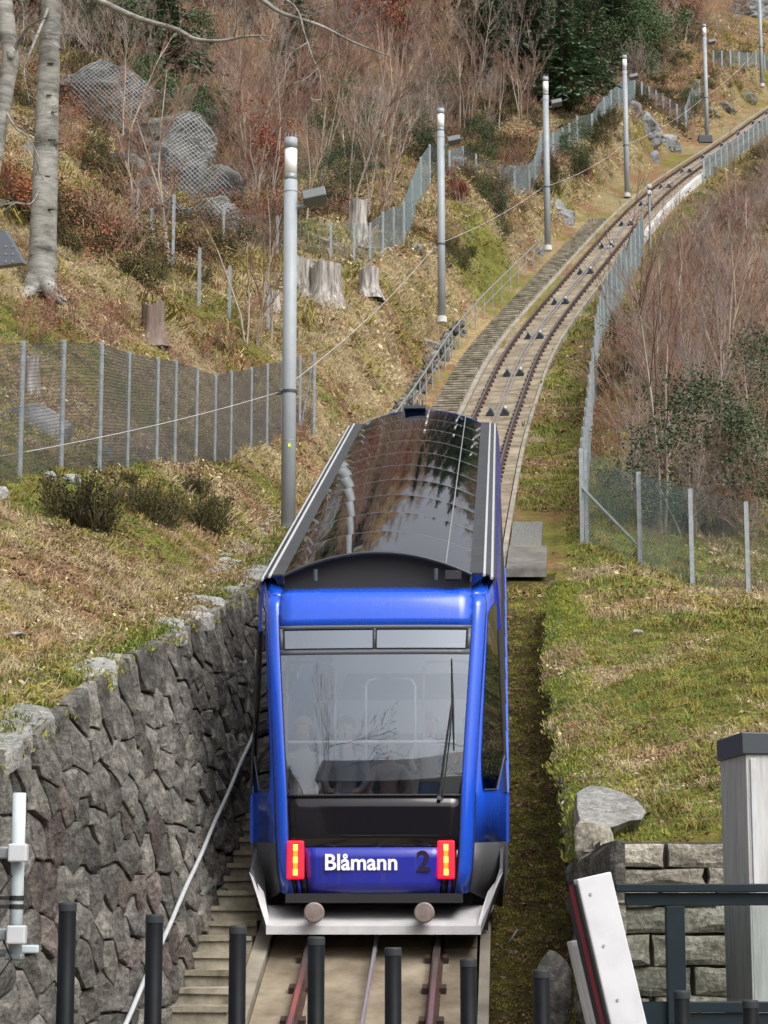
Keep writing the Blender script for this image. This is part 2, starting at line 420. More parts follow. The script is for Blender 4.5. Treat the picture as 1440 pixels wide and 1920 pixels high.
# concrete slabs with open joints, one by one
sl = along(12, 180, 2.2)
for a, b in zip(sl[:-1], sl[1:]):
    mb = MB(); e = (b - a) * .008
    sweep(mb, [a + e, (a + b) / 2, b - e], [(-1.02, -.3), (-1.02, -.03), (1.0, -.03), (1.0, -.3)])
    mb.build('slab', M['bedconcrete'], track)
mb = MB(); sweep(mb, yT, [(-1.0, -.4), (-1.0, -.045), (.98, -.045), (.98, -.4)]); mb.build('slab_joint', M['fast'], track)
GA = .62
for s in (-GA, GA):
    mb = MB(); sweep(mb, yT, [(s - .06, -.028), (s - .06, -.01), (s - .015, .0), (s - .015, .07), (s + .015, .07), (s + .015, .0), (s + .06, -.01), (s + .06, -.028)])
    rl = mb.build('rail', M['rail'], track)
    mb = MB(); sweep(mb, yT, [(s - .035, .068), (s - .035, .105), (s + .035, .105), (s + .035, .068)])
    mb.build('rail_head', M['railtop'] if s > 9 else M['rail'], rl)
    mb = MB(); sweep(mb, yT, [(s - .022, .103), (s - .02, .109), (s + .02, .109), (s + .022, .103)]); mb.build('worn_strip', M['railtop'], rl)
# cast strip (guide plank) beside the left rail and the kerb between track and stairs
mb = MB(); sweep(mb, yT, [(-1.18, -.35), (-1.18, .06), (-1.03, .06), (-1.03, -.35)]); mb.build('kerb', M['concrete'], track)
mb = MB(); sweep(mb, yT, [(1.03, -.35), (1.03, .0), (1.13, .0), (1.13, -.35)]); mb.build('kerb', M['concrete'], track)
mb = MB()
for y in along(19, 178, .8):
    p, t, r_, n = frame(y); rot = Matrix((r_, t, n)).transposed()
    for s in (-GA, GA):
        for q in (-.085, .085):
            mb.box(p + r_ * (s + q) - n * (-.0), (.055, .11, .06), rot)
tag(mb.build('rail_fasteners', M['fast'], track), kind='stuff')
for s in (.02, .14):
    mb = MB(); yy = yT[yT > (14 if s < .1 else 37)]
    rows = []
    for y in yy:
        p, t, r_, n = frame(y); rows.append(p + r_ * s + n * .09)
    mb.tube(rows, .022, 6); tag(mb.build('haul_cable', M['cablem'], track), 'steel haulage cable running between the rails')
py_ = along(38, 180, 7.4)
mbp = MB()   # one tilted guide pulley on its bracket
mbp.box((0, 0, .0), (.26, .36, .05)); mbp.hexa([(-.14, -.15, .02), (.02, -.15, .02), (.02, .15, .02), (-.14, .15, .02), (.0, -.13, .20), (.04, -.13, .20), (.04, .13, .20), (.0, .13, .20)])
mbw = MB(); mbw.tube([(-.03, 0, .14), (.04, 0, .18)], .12, 12); 
pm = mbp.mesh('bracket', M['darkmetal']); wm = mbw.mesh('pulley_wheel', M['galv'])
for y in py_:
    p, t, r_, n = frame(y)
    for s, fl in ((-.16, 1), (.26, -1)):
        o = link('guide_pulley', pm, track); o.matrix_world = Matrix.Translation(p + r_ * s + n * .0) @ Matrix((r_ * fl, t * fl, n)).transposed().to_4x4()
        w_ = link('pulley_wheel', wm, o)

# ------------------------------------------------------------------ staircase on the left of the track
stair = thing('staircase', None, None); tag(stair, 'narrow concrete staircase climbing beside the track', kind='structure')
sy = along(16.5, 118, .46); nst = 0
for k, (a, b) in enumerate(zip(sy[:-1], sy[1:])):
    mb = MB(); pa, t, r_, n = frame(a); pb_, *_ = frame(b)
    h = Vector((t.x, t.y, 0)).normalized(); za = float(trZ(b)) + .02; w0, w1 = -1.80, -1.19
    wob = rng.uniform(-.012, .012)
    if a > 45: w0 = -2.02
    bot = float(trZ(a)) - .35
    A = pa + r_ * w0; B = pa + r_ * w1; C = pb_ + r_ * w1; D = pb_ + r_ * w0
    nose = h * -.03
    mb.hexa([(A.x, A.y, bot), (B.x, B.y, bot), (C.x, C.y, bot), (D.x, D.y, bot), (A.x, A.y, za - .05), (B.x, B.y, za - .05), (C.x, C.y, za - .05), (D.x, D.y, za - .05)])
    A2 = A + nose; B2 = B + nose
    mb.hexa([(A2.x, A2.y, za - .05), (B2.x, B2.y, za - .05 + wob), (C.x, C.y, za - .05), (D.x, D.y, za - .05), (A2.x, A2.y, za + wob), (B2.x, B2.y, za), (C.x, C.y, za), (D.x, D.y, za + wob)])
    if k < 215: mb.build('step', M['stepconcrete'], stair)
# ------------------------------------------------------------------ the funicular car
def paint(name, c, rough=.28, coat=.6):
    """gloss paint with faint unevenness, road film towards the skirt and thin run marks"""
    m, t, b = nt(name)
    co = coords(t); n = N(t, 'ShaderNodeTexNoise', Scale=3.0, Detail=8, Roughness=.7); t.links.new(co, n.inputs['Vector'])
    r_ = ramp(t, [(.35, tuple(x * .9 for x in c)), (.65, c)]); t.links.new(n.outputs[0], r_.inputs[0])
    mp = N(t, 'ShaderNodeMapping'); mp.inputs['Scale'].default_value = (22, 22, .9); t.links.new(co, mp.inputs['Vector'])
    n2 = N(t, 'ShaderNodeTexNoise', Scale=1.0, Detail=6, Roughness=.7); t.links.new(mp.outputs[0], n2.inputs['Vector']); rs = ramp(t, [(.52, 0), (.75, .28)]); t.links.new(n2.outputs[0], rs.inputs[0])
    sx = t.nodes.new('ShaderNodeSeparateXYZ'); t.links.new(co, sx.inputs[0]); sh = N(t, 'ShaderNodeMath', _operation='MULTIPLY_ADD'); sh.inputs[1].default_value = -.342; t.links.new(sx.outputs['Y'], sh.inputs[0]); t.links.new(sx.outputs['Z'], sh.inputs[2])
    mr = N(t, 'ShaderNodeMapRange'); mr.inputs['From Min'].default_value = .5; mr.inputs['From Max'].default_value = 1.5; mr.inputs['To Min'].default_value = .34; mr.inputs['To Max'].default_value = .0; t.links.new(sh.outputs[0], mr.inputs[0])
    n3 = N(t, 'ShaderNodeTexNoise', Scale=5.0, Detail=9, Roughness=.75); t.links.new(co, n3.inputs['Vector']); ml = N(t, 'ShaderNodeMath', _operation='MULTIPLY'); t.links.new(mr.outputs[0], ml.inputs[0]); t.links.new(n3.outputs[0], ml.inputs[1])
    ad = N(t, 'ShaderNodeMath', _operation='ADD'); ad.use_clamp = True; t.links.new(ml.outputs[0], ad.inputs[0]); t.links.new(rs.outputs[0], ad.inputs[1])
    mx = N(t, 'ShaderNodeMixRGB'); mx.inputs[2].default_value = (.075, .062, .05, 1); t.links.new(ad.outputs[0], mx.inputs[0]); t.links.new(r_.outputs[0], mx.inputs[1]); t.links.new(mx.outputs[0], b.inputs['Base Color'])
    r2 = N(t, 'ShaderNodeMath', _operation='MULTIPLY_ADD'); r2.inputs[1].default_value = .7; r2.inputs[2].default_value = rough * .8; t.links.new(ad.outputs[0], r2.inputs[0]); t.links.new(r2.outputs[0], b.inputs['Roughness'])
    b.inputs['Coat Weight'].default_value = coat; b.inputs['Coat Roughness'].default_value = .12
    return m
def emit(name, c, s, base=(.5, .02, .02)):
    m, t, b = nt(name); b.inputs['Base Color'].default_value = (*base, 1); b.inputs['Emission Color'].default_value = (*c, 1); b.inputs['Emission Strength'].default_value = s
    return m
def pane(name, tint, fac, rough=0.0, gcol=(1, 1, 1)):
    m = bpy.data.materials.new(name); m.use_nodes = True; t = m.node_tree; t.nodes.clear()
    o = t.nodes.new('ShaderNodeOutputMaterial'); mx = N(t, 'ShaderNodeMixShader'); mx.inputs[0].default_value = fac
    tr = t.nodes.new('ShaderNodeBsdfTransparent'); tr.inputs[0].default_value = (*tint, 1)
    gl = t.nodes.new('ShaderNodeBsdfGlossy'); gl.inputs['Roughness'].default_value = rough; gl.inputs['Color'].default_value = (*gcol, 1)
    lw = N(t, 'ShaderNodeFresnel', IOR=1.5); ad = N(t, 'ShaderNodeMath', _operation='ADD'); ad.inputs[1].default_value = fac; ad.use_clamp = True
    t.links.new(lw.outputs[0], ad.inputs[0]); t.links.new(ad.outputs[0], mx.inputs[0])
    t.links.new(tr.outputs[0], mx.inputs[1]); t.links.new(gl.outputs[0], mx.inputs[2]); t.links.new(mx.outputs[0], o.inputs[0]); return m
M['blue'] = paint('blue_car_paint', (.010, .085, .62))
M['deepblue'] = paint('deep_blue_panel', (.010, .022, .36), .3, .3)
M['maskblack'] = plain('black_glass_mask', (.010, .009, .012), .12, 0, .3)
M['frame'] = plain('grey_window_frame', (.09, .10, .12), .4)
M['screen'] = pane('windscreen_glass', (.80, .82, .85), .205, 0.0, (.84, .91, 1.0))
M['disp'] = pane('display_pane', (.25, .28, .32), .30, 0.0, (.84, .91, 1.0))
M['sideglass'] = pane('tinted_side_glass', (.42, .42, .42), .06)
M['roofglass'] = pane('dark_roof_glass', (.10, .10, .105), .03, .02)
M['roofmetal'] = noisy('roof_edge_metal', [(.3, (.035, .037, .04)), (.7, (.06, .063, .066))], scale=4, rough=.45, metal=.2, bump=.03, world=False)
M['bright'] = plain('bright_trim', (.62, .64, .66), .3, .3)
M['skirt'] = noisy('white_skirt', [(.3, (.46, .45, .46)), (.7, (.58, .57, .58))], scale=5, rough=.45, bump=.03, world=False)
M['skirtgrey'] = plain('grey_side_skirt', (.06, .062, .066), .5)
M['rubber'] = plain('black_rubber', (.012, .012, .013), .6)
M['buffer'] = noisy('buffer_steel', [(.3, (.17, .13, .115)), (.7, (.32, .27, .25))], scale=9, rough=.55, metal=.3, bump=.1, world=False)
M['redlens'] = emit('red_lens', (1, .0, .012), 2.2)
M['led'] = emit('led_core', (1.0, .10, .0), 3.0)
M['ledw'] = emit('led_hot', (1.0, .42, .04), 3.6)
M['letter'] = plain('white_lettering', (.85, .86, .9), .4)
M['num'] = plain('dark_numeral', (.015, .006, .03), .4)
M['interior'] = plain('interior_grey', (.30, .31, .32), .6)
M['floor'] = plain('interior_floor', (.08, .08, .085), .6)
M['seat'] = plain('seat_fabric', (.06, .075, .11), .8)
M['steel'] = plain('grab_rail_white', (.80, .81, .82), .3, .2)

M['frame2'] = plain('seam_grey', (.22, .23, .24), .5)
M['cornerglass'] = pane('corner_glass', (.20, .20, .20), .05)
SL = .342
CY = 22.0; CZ = -.5
car = thing('funicular_car', 'blue funicular car with curved glass roof and glowing red tail lights', 'funicular', (-.10, CY, CZ), -R(3.1))
def zv(v, y=0.): return ray(700, v)[1] * (CY + y) - CZ     # local height seen at photograph row v on the front
# levels: local z at the front, half width and set-back there; local z and half width where the nose meets the body (y = .95)
NB = .95
LV = [(zv(1676), .90, .03, .50, 1.24), (zv(1630), .93, .01, .85, 1.27), (zv(1585), .945, .0, 1.15, 1.285), (zv(1490), .965, .0, 1.65, 1.29),
      (zv(1440), .98, .012, 1.95, 1.285), (zv(1380), 1.0, .035, 2.3, 1.27), (zv(1310), 1.025, .07, 2.7, 1.25), (zv(1240), 1.05, .11, 3.1, 1.235), (zv(1168), 1.075, .165, 3.5, 1.22),
      (zv(1130), 1.085, .20, 3.72, 1.21), (zv(1108), 1.075, .25, 3.86, 1.18)]
lz = [l[0] for l in LV]
def lev(z, k): return float(np.interp(z, lz, [l[k] for l in LV]))
def fy(x, z):                               # set-back of the front face at (x, z)
    w = lev(z, 1); return lev(z, 2) + .07 * (abs(x) / w) ** 2.4
PIL = .115
def frontgrid(z0, z1, x0, x1, nx=12, nz=8, off=0., rel=True):
    rows = []
    for i in range(nz + 1):
        z = z0 + (z1 - z0) * i / nz; w = lev(z, 1) - PIL
        rows.append([((a * w if rel else a), fy(a * w if rel else a, z) + off, z) for a in [x0 + (x1 - x0) * k / nx for k in range(nx + 1)]])
    return rows
def sol(o, t, off=1.0):
    md = o.modifiers.new('solidify', 'SOLIDIFY'); md.thickness = t; md.offset = -off; return o
body = thing('nose', None, None); body.parent = car; body.location = (0, 0, 0)
# corner pillars and chamfers of the nose
for s in (-1, 1):
    rows = []
    for (z, w, y0, zb, wb) in LV:
        yb0 = fy(w - PIL, z)
        pts = [((w - PIL), yb0, z), ((w - .06), fy(w - .06, z) + .002, z), (w - .015, fy(w, z) + .015, z + .005), (w + .012, fy(w, z) + .06, z + .015), (w + .03, fy(w, z) + .13, z + .03)]
        b = Vector((wb, NB, zb)); a = Vector(pts[-1])
        for q in (.35, .7, 1.0): pts.append(tuple(a + (b - a) * q))
        rows.append([(p[0] * s, p[1], p[2]) for p in pts][::s])
    cut = (lambda r, a, b: r[a:b]) if s > 0 else (lambda r, a, b: r[len(r) - b:len(r) - a])
    mb = MB(); mb.grid([cut(r, 0, 5) for r in rows]); sol(mb.build('corner_pillar', M['blue'], car, True), .03)
    mb = MB(); mb.grid([cut(r, 4, 8) for r in rows[2:]]); sol(mb.build('chamfer_panel', M['blue'], car, True), .03)
    mb = MB(); mb.grid([cut(r, 4, 8) for r in rows[:3]]); sol(mb.build('lower_chamfer', M['skirtgrey'], car, True), .03)
    # corner window laid in the chamfer
    def ch(k, q, pr=.008):                  # point on the chamfer: level value k (float), q along
        i = min(int(k), len(LV) - 2); f = k - i
        A = []
        for (z, w, y0, zb, wb) in (LV[i], LV[i + 1]):
            a = Vector((w + .03, fy(w, z) + .13, z + .03)); b = Vector((wb, NB, zb)); A.append(a + (b - a) * q)
        p = A[0] + (A[1] - A[0]) * f; p.x += pr; p.y -= pr * .35; p.x *= s; return p
    rows = []
    for k in np.linspace(3.1, 8.55, 10):
        q0 = .10 + .12 * max(0, 4.0 - k); q1 = .93 - .25 * max(0, 4.2 - k) ; rows.append([ch(k, q0 + (q1 - q0) * t_) for t_ in (0, .33, .66, 1.)][::s])
    mb = MB(); mb.grid(rows); w_ = mb.build('corner_window', M['cornerglass'], car, True)
    mb = MB(); mb.tube([ch(3.1, .22, .014), ch(3.1, .66, .014), ch(4.2, .93, .014)], .005, 6); mb.build('trim', M['frame'], w_)
# brow above the windscreen, rounding back into the roof
rows = frontgrid(zv(1168), zv(1108), -1, 1, 14, 4)
top = rows[-1]; rows.append([(x, y + .06, z + .045) for x, y, z in top]); rows.append([(x, y + .16, z + .075) for x, y, z in top]); rows.append([(x, y + .5, z + .16) for x, y, z in top])
mb = MB(); mb.grid(rows); sol(mb.build('brow', M['blue'], car, True), .03)
for s in (-1, 1):                            # shoulder corner between brow and roof edge
    z, w, y0, zb, wb = LV[-1]
    a = [(w - PIL) * s, fy(w, z), z]
    inner = [(top[-1 if s > 0 else 0][0], top[-1][1], z), (top[-1 if s > 0 else 0][0], top[-1][1] + .06, z + .045), (top[-1 if s > 0 else 0][0], top[-1][1] + .16, z + .075), (top[-1 if s > 0 else 0][0], top[-1][1] + .5, z + .16)]
    outer = [((w - .015) * s, fy(w, z) + .015, z + .005), ((w + .02) * s, fy(w, z) + .10, z + .03), ((w + .04) * s, fy(w, z) + .22, z + .08), ((wb - .02) * s, NB - .1, zb + .02)]
    rows = [inner, [tuple((np.array(i) * .45 + np.array(o_) * .55) + np.array([0, 0, .012])) for i, o_ in zip(inner, outer)], outer]
    mb = MB(); mb.grid(rows[::-s]); sol(mb.build('shoulder', M['blue'], car, True), .03)
for s in (-1, 1):                            # dark joints between brow, pillars and mask
    g = MB(); g.tube([((lev(z, 1) - PIL + .002) * s, fy(lev(z, 1) - PIL, z) - .001, z) for z in np.linspace(zv(1676), zv(1108), 14)], .0045, 5); g.build('seam', M['rubber'], car)
    g = MB(); z_ = LV[3]; g.tube([((w + .03) * s, fy(w, z) + .128, z + .03) for (z, w, y0, zb, wb) in LV[:4]], .004, 5); g.build('seam', M['rubber'], car)
# windscreen
wf = MB(); wf.grid(frontgrid(zv(1224), zv(1214), -1, 1, 14, 1, -.006)); wf.grid(frontgrid(zv(1174), zv(1168), -1, 1, 14, 1, -.006))
for x0, x1 in ((-1, -.965), (-.012, .012), (.965, 1)): wf.grid(frontgrid(zv(1214), zv(1174), x0, x1, 2, 2, -.006))
fr = wf.build('windscreen_frame', M['frame'], car, True); sol(fr, .02)
for x0, x1 in ((-.96, -.015), (.015, .96)):
    mb = MB(); mb.grid(frontgrid(zv(1214), zv(1174), x0, x1, 6, 2, .008)); mb.build('display_pane', M['disp'], car, True)
    g = MB(); a = frontgrid(zv(1213), zv(1175), x0, x1, 6, 1, -.0075); lo, hi = a
    for l in (lo, hi, [lo[0], hi[0]], [lo[-1], hi[-1]]): g.tube(l, .007, 4)
    g.build('seal', M['rubber'], fr)
mb = MB(); mb.grid(frontgrid(zv(1490), zv(1224), -1, 1, 16, 12, .0)); ws = mb.build('windscreen', M['screen'], car, True)
mb = MB(); mb.grid(frontgrid(zv(1588), zv(1490), -1, 1, 16, 4, -.002)); sol(mb.build('lower_mask', M['maskblack'], car, True), .02)
g = MB(); g.tube(frontgrid(zv(1491), zv(1489), -1, 1, 16, 1, -.004)[0], .013, 6); g.build('screen_seal', M['rubber'], car, True)
# lower panel in strips: blue ends, dark strips below the lamps, blue middle with the name
zb0, zb1 = zv(1675), zv(1589)
for a, b, m_, nm in ((-1, -.955, 'maskblack', 'edge_strip'), (-.945, -.905, 'deepblue', 'end_panel'), (-.90, -.815, 'maskblack', 'lamp_strip'), (-.81, .81, 'deepblue', 'name_panel'),
                     (.815, .90, 'maskblack', 'lamp_strip'), (.905, .945, 'deepblue', 'end_panel'), (.955, 1, 'maskblack', 'edge_strip')):
    mb = MB(); mb.grid(frontgrid(zb0, zb1, a, b, 12 if b - a > 1 else 2, 4, -.004 if m_ == 'deepblue' else .008)); sol(mb.build(nm, M[m_], car, True), .02)
for s, uu in ((-1, 554), (1, 834)):
    x = (uu - 700) / FPX * CY; z0, z1 = zv(1641), zv(1583); zc = (z0 + z1) / 2
    g = MB(); y = fy(x, zc) - .02; g.box((x, y + .012, zc), (.165, .04, z1 - z0 + .07)); lamp = g.build('tail_light', M['redlens'], car, bevel=.015)
    for k in range(5):
        g = MB(); hh = (z1 - z0) / 5; g.box((x, y - .012, z0 + hh * (k + .5)), (.042, .02, hh * .98)); g.build('led', M['ledw'] if k % 2 == 0 else M['led'], lamp)
# lettering
def text(body_, name, size, x, z, sx, mat, parent, bold=.02):
    cu = bpy.data.curves.new(name, 'FONT'); cu.body = body_; cu.size = size; cu.align_x = 'CENTER'; cu.align_y = 'CENTER'; cu.offset = bold * size; cu.extrude = .002
    o = bpy.data.objects.new(name, cu); COL.objects.link(o)
    dg = bpy.context.evaluated_depsgraph_get(); me = bpy.data.meshes.new_from_object(o.evaluated_get(dg)); bpy.data.objects.remove(o)
    me.name = name; me.materials.clear(); me.materials.append(M[mat]); ob = link(name, me, parent)
    ob.rotation_euler = (R(90), 0, 0); ob.scale = (sx, 1, 1); ob.location = (x, fy(x, z) - .012, z); return ob
def fit(ob, w):                               # exact width
    xs = [v.co.x for v in ob.data.vertices]; ob.scale.x = w / (max(xs) - min(xs)); return ob
nm = fit(text('Blåmann', 'name_lettering', .215, (676.5 - 700) / FPX * CY, zv(1618), .8, 'letter', car, .024), 134 / FPX * CY)
tag(nm, 'white lettering of the car name')
num = fit(text('2', 'car_number', .27, (792 - 700) / FPX * CY, zv(1617), .8, 'num', car, .03), 26 / FPX * CY)
# wiper
g = MB()
def fp(u, v, o=-.03): x = (u - 700) / FPX * CY; z = zv(v, .1); return Vector((x, fy(x, z) + o, z))
wz = [fp(822, 1497), fp(838, 1380, -.05), fp(847, 1318, -.05)]
g.tube(wz, [.014, .01, .008], 6); g.tube([fp(828, 1497), fp(843, 1380, -.04), fp(847, 1318, -.04)], .006, 5); wip = g.build('wiper', M['rubber'], car)
g = MB(); g.tube([fp(846, 1235, -.02), fp(848, 1318, -.03), fp(850, 1408, -.02)], [.007, .013, .006], 5); g.build('wiper_blade', M['rubber'], wip)
g = MB(); g.tube([fp(822, 1497, .0), fp(822, 1497, -.06)], .022, 10); g.build('wiper_pivot', M['frame'], wip)
# white skirt under the nose
g = MB(); zt, zb_ = zv(1660), zv(1736)
lo = [(-1.035, -.06, zb_), (1.03, -.06, zb_)]; hi = [(-1.16, .62, zb_ + .20), (1.16, .62, zb_ + .20)]
g.hexa([lo[0], lo[1], (1.03, .02, zb_ - .03), (-1.035, .02, zb_ - .03), hi[0], hi[1], (1.16, .66, zb_ + .17), (-1.16, .66, zb_ + .17)])
sk = g.build('skirt', M['skirt'], car, bevel=.006)
for s in (-1, 1):
    A = [Vector(((1.033) * s, -.062, zb_)), Vector((1.255 * s, .36, zt + .14)), Vector((1.10 * s, .30, zv(1672))), Vector((1.0 * s, -.05, zb_ + .01))]
    g = MB(); n_ = Vector((0, .025, -.004)); V = A + [q + n_ for q in A]; g.add(V, [(0, 1, 2, 3), (7, 6, 5, 4), (0, 4, 5, 1), (1, 5, 6, 2), (2, 6, 7, 3), (3, 7, 4, 0)]); g.build('skirt_wing', M['skirt'], sk)
g = MB(); g.box((0, .28, zv(1684)), (1.72, .5, .09)); g.build('shade_block', M['rubber'], car)  # black block added to deepen the shade over the skirt tray
g = MB(); g.box((0, .70, zb_ + .25), (2.2, .04, .6)); g.build('recess_dark', M['rubber'], sk)  # black sheet paints the deep shade behind the skirt tray
g = MB(); g.box((0, -.062, (zb_ + zv(1752)) / 2), (2.07, .03, zb_ - zv(1752))); g.build('skirt_lip', M['skirt'], sk)
for s in (-1, 1):
    rows = [[(1.035 * s, -.05, zv(1752)), (1.25 * s, .40, zt + .16)], [(1.22 * s, 1.2, zv(1752) + SL * 1.2), (1.26 * s, 1.2, zt + .2 + SL * 1.0)], [(1.22 * s, 12.6, zv(1752) + SL * 12.6), (1.26 * s, 12.6, zt + .2 + SL * 12.4)]]
    g = MB(); g.grid(rows if s < 0 else [r[::-1] for r in rows]); sol(g.build('side_skirt', M['skirtgrey'], car), .03)
for uu in (593, 795):
    x = (uu - 700) / FPX * CY; z = zv(1711)
    g = MB(); g.tube([(x, .72, z), (x, -.16, z), (x, -.17, z)], [.062, .062, .06], 16); b_ = g.build('buffer', M['buffer'], car, True)
    g = MB(); g.tube([(x, -.15, z), (x, -.155, z), (x, -.215, z), (x, -.225, z)], [.085, .098, .098, .085], 24); g.build('buffer_head', M['buffer'], b_)
# chassis and wheels
LEN = 13.0
def shear(mb): mb.v = [(x, y, z + SL * y) for x, y, z in mb.v]; return mb
g = MB(); g.box((0, 6.7, .30), (1.9, 12.2, .3)); shear(g); g.build('chassis', M['rubber'], car)
for y in (1.6, 3.0, 10.0, 11.4):
    for s in (-1, 1):
        g = MB(); g.tube([(s * .56, y, .33 + SL * y), (s * .68, y, .33 + SL * y)], .22, 18); g.build('wheel', M['rail'], car)
# body sides
def side(y, z): return z + SL * y
yb = [NB + (LEN - NB) * k / 10 for k in range(11)]
ZW = [( .18, 1.24), (.82, 1.285), (1.32, 1.29), (2.98, 1.225), (3.40, 1.20), (3.53, 1.18)]   # height less slope, half width
for s in (-1, 1):
    g = MB(); g.grid([[(w * s, y, side(y, z)) for z, w in ZW[1:3]] for y in (NB, 6.5, LEN)][::s]); lowp = sol(g.build('lower_side_panel', M['blue'], car), .03, 1)
    g = MB(); g.grid([[(w * s, y, side(y, z)) for z, w in ((.18, 1.20), (.55, 1.27), (.82, 1.28))] for y in (NB, 6.5, LEN)][::s]); sol(g.build('sill_panel', M['skirtgrey'], car), .03, 1)
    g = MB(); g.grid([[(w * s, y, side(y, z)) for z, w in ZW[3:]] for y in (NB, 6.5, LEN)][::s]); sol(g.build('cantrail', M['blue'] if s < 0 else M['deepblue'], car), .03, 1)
    for k in range(10):
        a, b = yb[k], yb[k + 1]; z0, w0 = ZW[2]; z1, w1 = ZW[3]
        g = MB(); g.grid([[(w0 * s, y, side(y, z0)), (w1 * s, y, side(y, z1))] for y in (a + .05, b - .05)][::s]); g.build('side_window', M['sideglass'], car)
        g = MB(); g.hexa([(w0 * s - .03, a - .05, side(a, z0)), (w0 * s + .012 * s + .0, a - .05, side(a, z0)), (w0 * s + .012 * s, a + .05, side(a, z0)), (w0 * s - .03, a + .05, side(a, z0)),
                          (w1 * s - .03, a - .05, side(a, z1)), (w1 * s + .012 * s, a - .05, side(a, z1)), (w1 * s + .012 * s, a + .05, side(a, z1)), (w1 * s - .03, a + .05, side(a, z1))]); g.build('window_post', M['rubber'], car)
    # small pale marks along the right side
    for k, y in enumerate((2.2, 2.9, 3.9, 4.6, 6.0)):
        g = MB(); g.box((1.297 * s, y, side(y, .95)), (.006, .3, .22)); g.build('side_mark', M['letter'], car)
# roof: dark strips at the edges, bright rails, curved glass in bays
Z0 = 3.53
CW = .96; SAG = .235
for s in (-1, 1):
    prof = [(1.185, -.02), (1.18, .06), (1.10, .10), (CW, .11), (CW, .03)]
    g = MB(); g.grid([[(x * s, y, side(y, Z0 + z)) for x, z in prof] for y in (.55, 6, LEN + .1)][::s]); sol(g.build('roof_edge', M['roofmetal'], car), .02, 1)
    for x, zz in ((1.165, .085), (1.09, .118)):
        g = MB(); g.tube([(x * s, .45, side(.45, Z0 + zz)), (x * s, LEN + .1, side(LEN + .1, Z0 + zz))], .016, 6); g.build('roof_rail', M['bright'], car)
NBAY = 10
def arc(y, dz=0., x0=-1., x1=1., n=22):
    o = []
    for k in range(n + 1):
        a = x0 + (x1 - x0) * k / n; o.append((a * CW, y, side(y, Z0 + .115 + SAG * (1 - a * a) + dz)))
    return o
ya, ye = .50, LEN + .05
for k in range(NBAY):
    a = ya + (ye - ya) * k / NBAY; b = ya + (ye - ya) * (k + 1) / NBAY
    g = MB(); m_ = []
    g.grid([arc(a + .004), arc((a + b) / 2, .003), arc(b - .004)]); g.build('roof_pane', M['roofglass'], car, True)
    g = MB(); g.tube(arc(b, -.003), .005, 5); g.build('roof_seam', M['frame'], car)
g = MB(); g.tube([(.70, y, side(y, Z0 + .115 + SAG * (1 - (.70 / CW) ** 2) + .004)) for y in np.linspace(ya, ye, 8)], .007, 5); g.build('roof_seam', M['frame2'], car)
g = MB(); g.tube(arc(ya - .01, 0), .018, 6); g.build('roof_front_trim', M['roofmetal'], car)
g = MB(); e0 = [p for p in arc(ya + .12, -.03)]; g.grid([[(x, y, side(y, Z0 - .05)) for x, y, z in e0], e0]); g.build('roof_void_dark', M['rubber'], car)  # black sheet paints the dark void under the glass arch
for x in (-.62, .60): 
    g = MB(); g.tube([(x, ya - .06, side(0, Z0 + .22)), (x, ya - .06, side(0, Z0 + .34))], .025, 8); g.build('roof_bracket', M['darkmetal'], car)
g = MB(); g.box((.78, ya - .12, side(0, Z0 + .26)), (.16, .12, .09)); g.build('roof_camera', M['rubber'], car)
g = MB(); e0 = arc(LEN + .1); g.grid([[(x, y, side(y, .3)) for x, y, z in e0], e0]); g.box((0, LEN + .08, side(LEN, 1.9)), (2.4, .04, 3.3)); g.build('rear_wall', M['blue'], car)
g = MB()
g.box((-.10, LEN - .2, side(LEN - .2, Z0 + .4)), (.34, .25, .05))
for k in range(4): g.tube([(-.22 + .08 * k, LEN - .2, side(LEN - .2, Z0 + .4)), (-.22 + .08 * k, LEN - .2, side(LEN - .2, Z0 + .53))], .015, 6)
g.build('roof_antenna', M['darkmetal'], car)
# interior
for k in range(4):
    y0 = .12 + k * 3.2; z = .95 + SL * 3.2 * k
    g = MB(); q0 = y0 + (.85 if k == 0 else 0); g.box((0, (q0 + y0 + 3.2) / 2, z), (2.3, y0 + 3.2 - q0, .08))
    if k == 0: g.box((0, .55, z - .004), (1.72, .84, .07))
    g.build('floor', M['floor'], car)
    g = MB(); g.box((0, y0 + 3.18, z + .52), (2.3, .04, 1.06)); g.build('step_riser', M['interior'], car)
for x in (-.95, -.47, .0):
    g = MB(); g.box((x, 2.25, 1.40), (.44, .45, .1)); g.box((x, 2.48, 1.72), (.44, .08, .62)); g.box((x, 2.25, 1.17), (.1, .35, .40)); g.build('seat', M['seat'], car, bevel=.03)
for (x0, x1, y, zt_, zb_) in ((-.95, -.45, .9, zv(1241, .9), 2.0), (-.12, .38, .7, zv(1272, .7), 1.95), (.46, .95, .9, zv(1241, .9), 2.0)):
    g = MB(); g.tube([(x0, y, zb_), (x0, y, zt_ - .08), (x0 + .03, y, zt_ - .02), (x0 + .08, y, zt_), (x1 - .08, y, zt_), (x1 - .03, y, zt_ - .02), (x1, y, zt_ - .08), (x1, y, zb_)], .016, 8); g.build('grab_rail', M['steel'], car, True)
g = MB(); zc = zv(1391, .15); g.tube([(-.86, .16, zc), (.80, .16, zc)], .017, 8); g.build('front_grab_rail', M['steel'], car)
bpy.data.objects.remove(body)
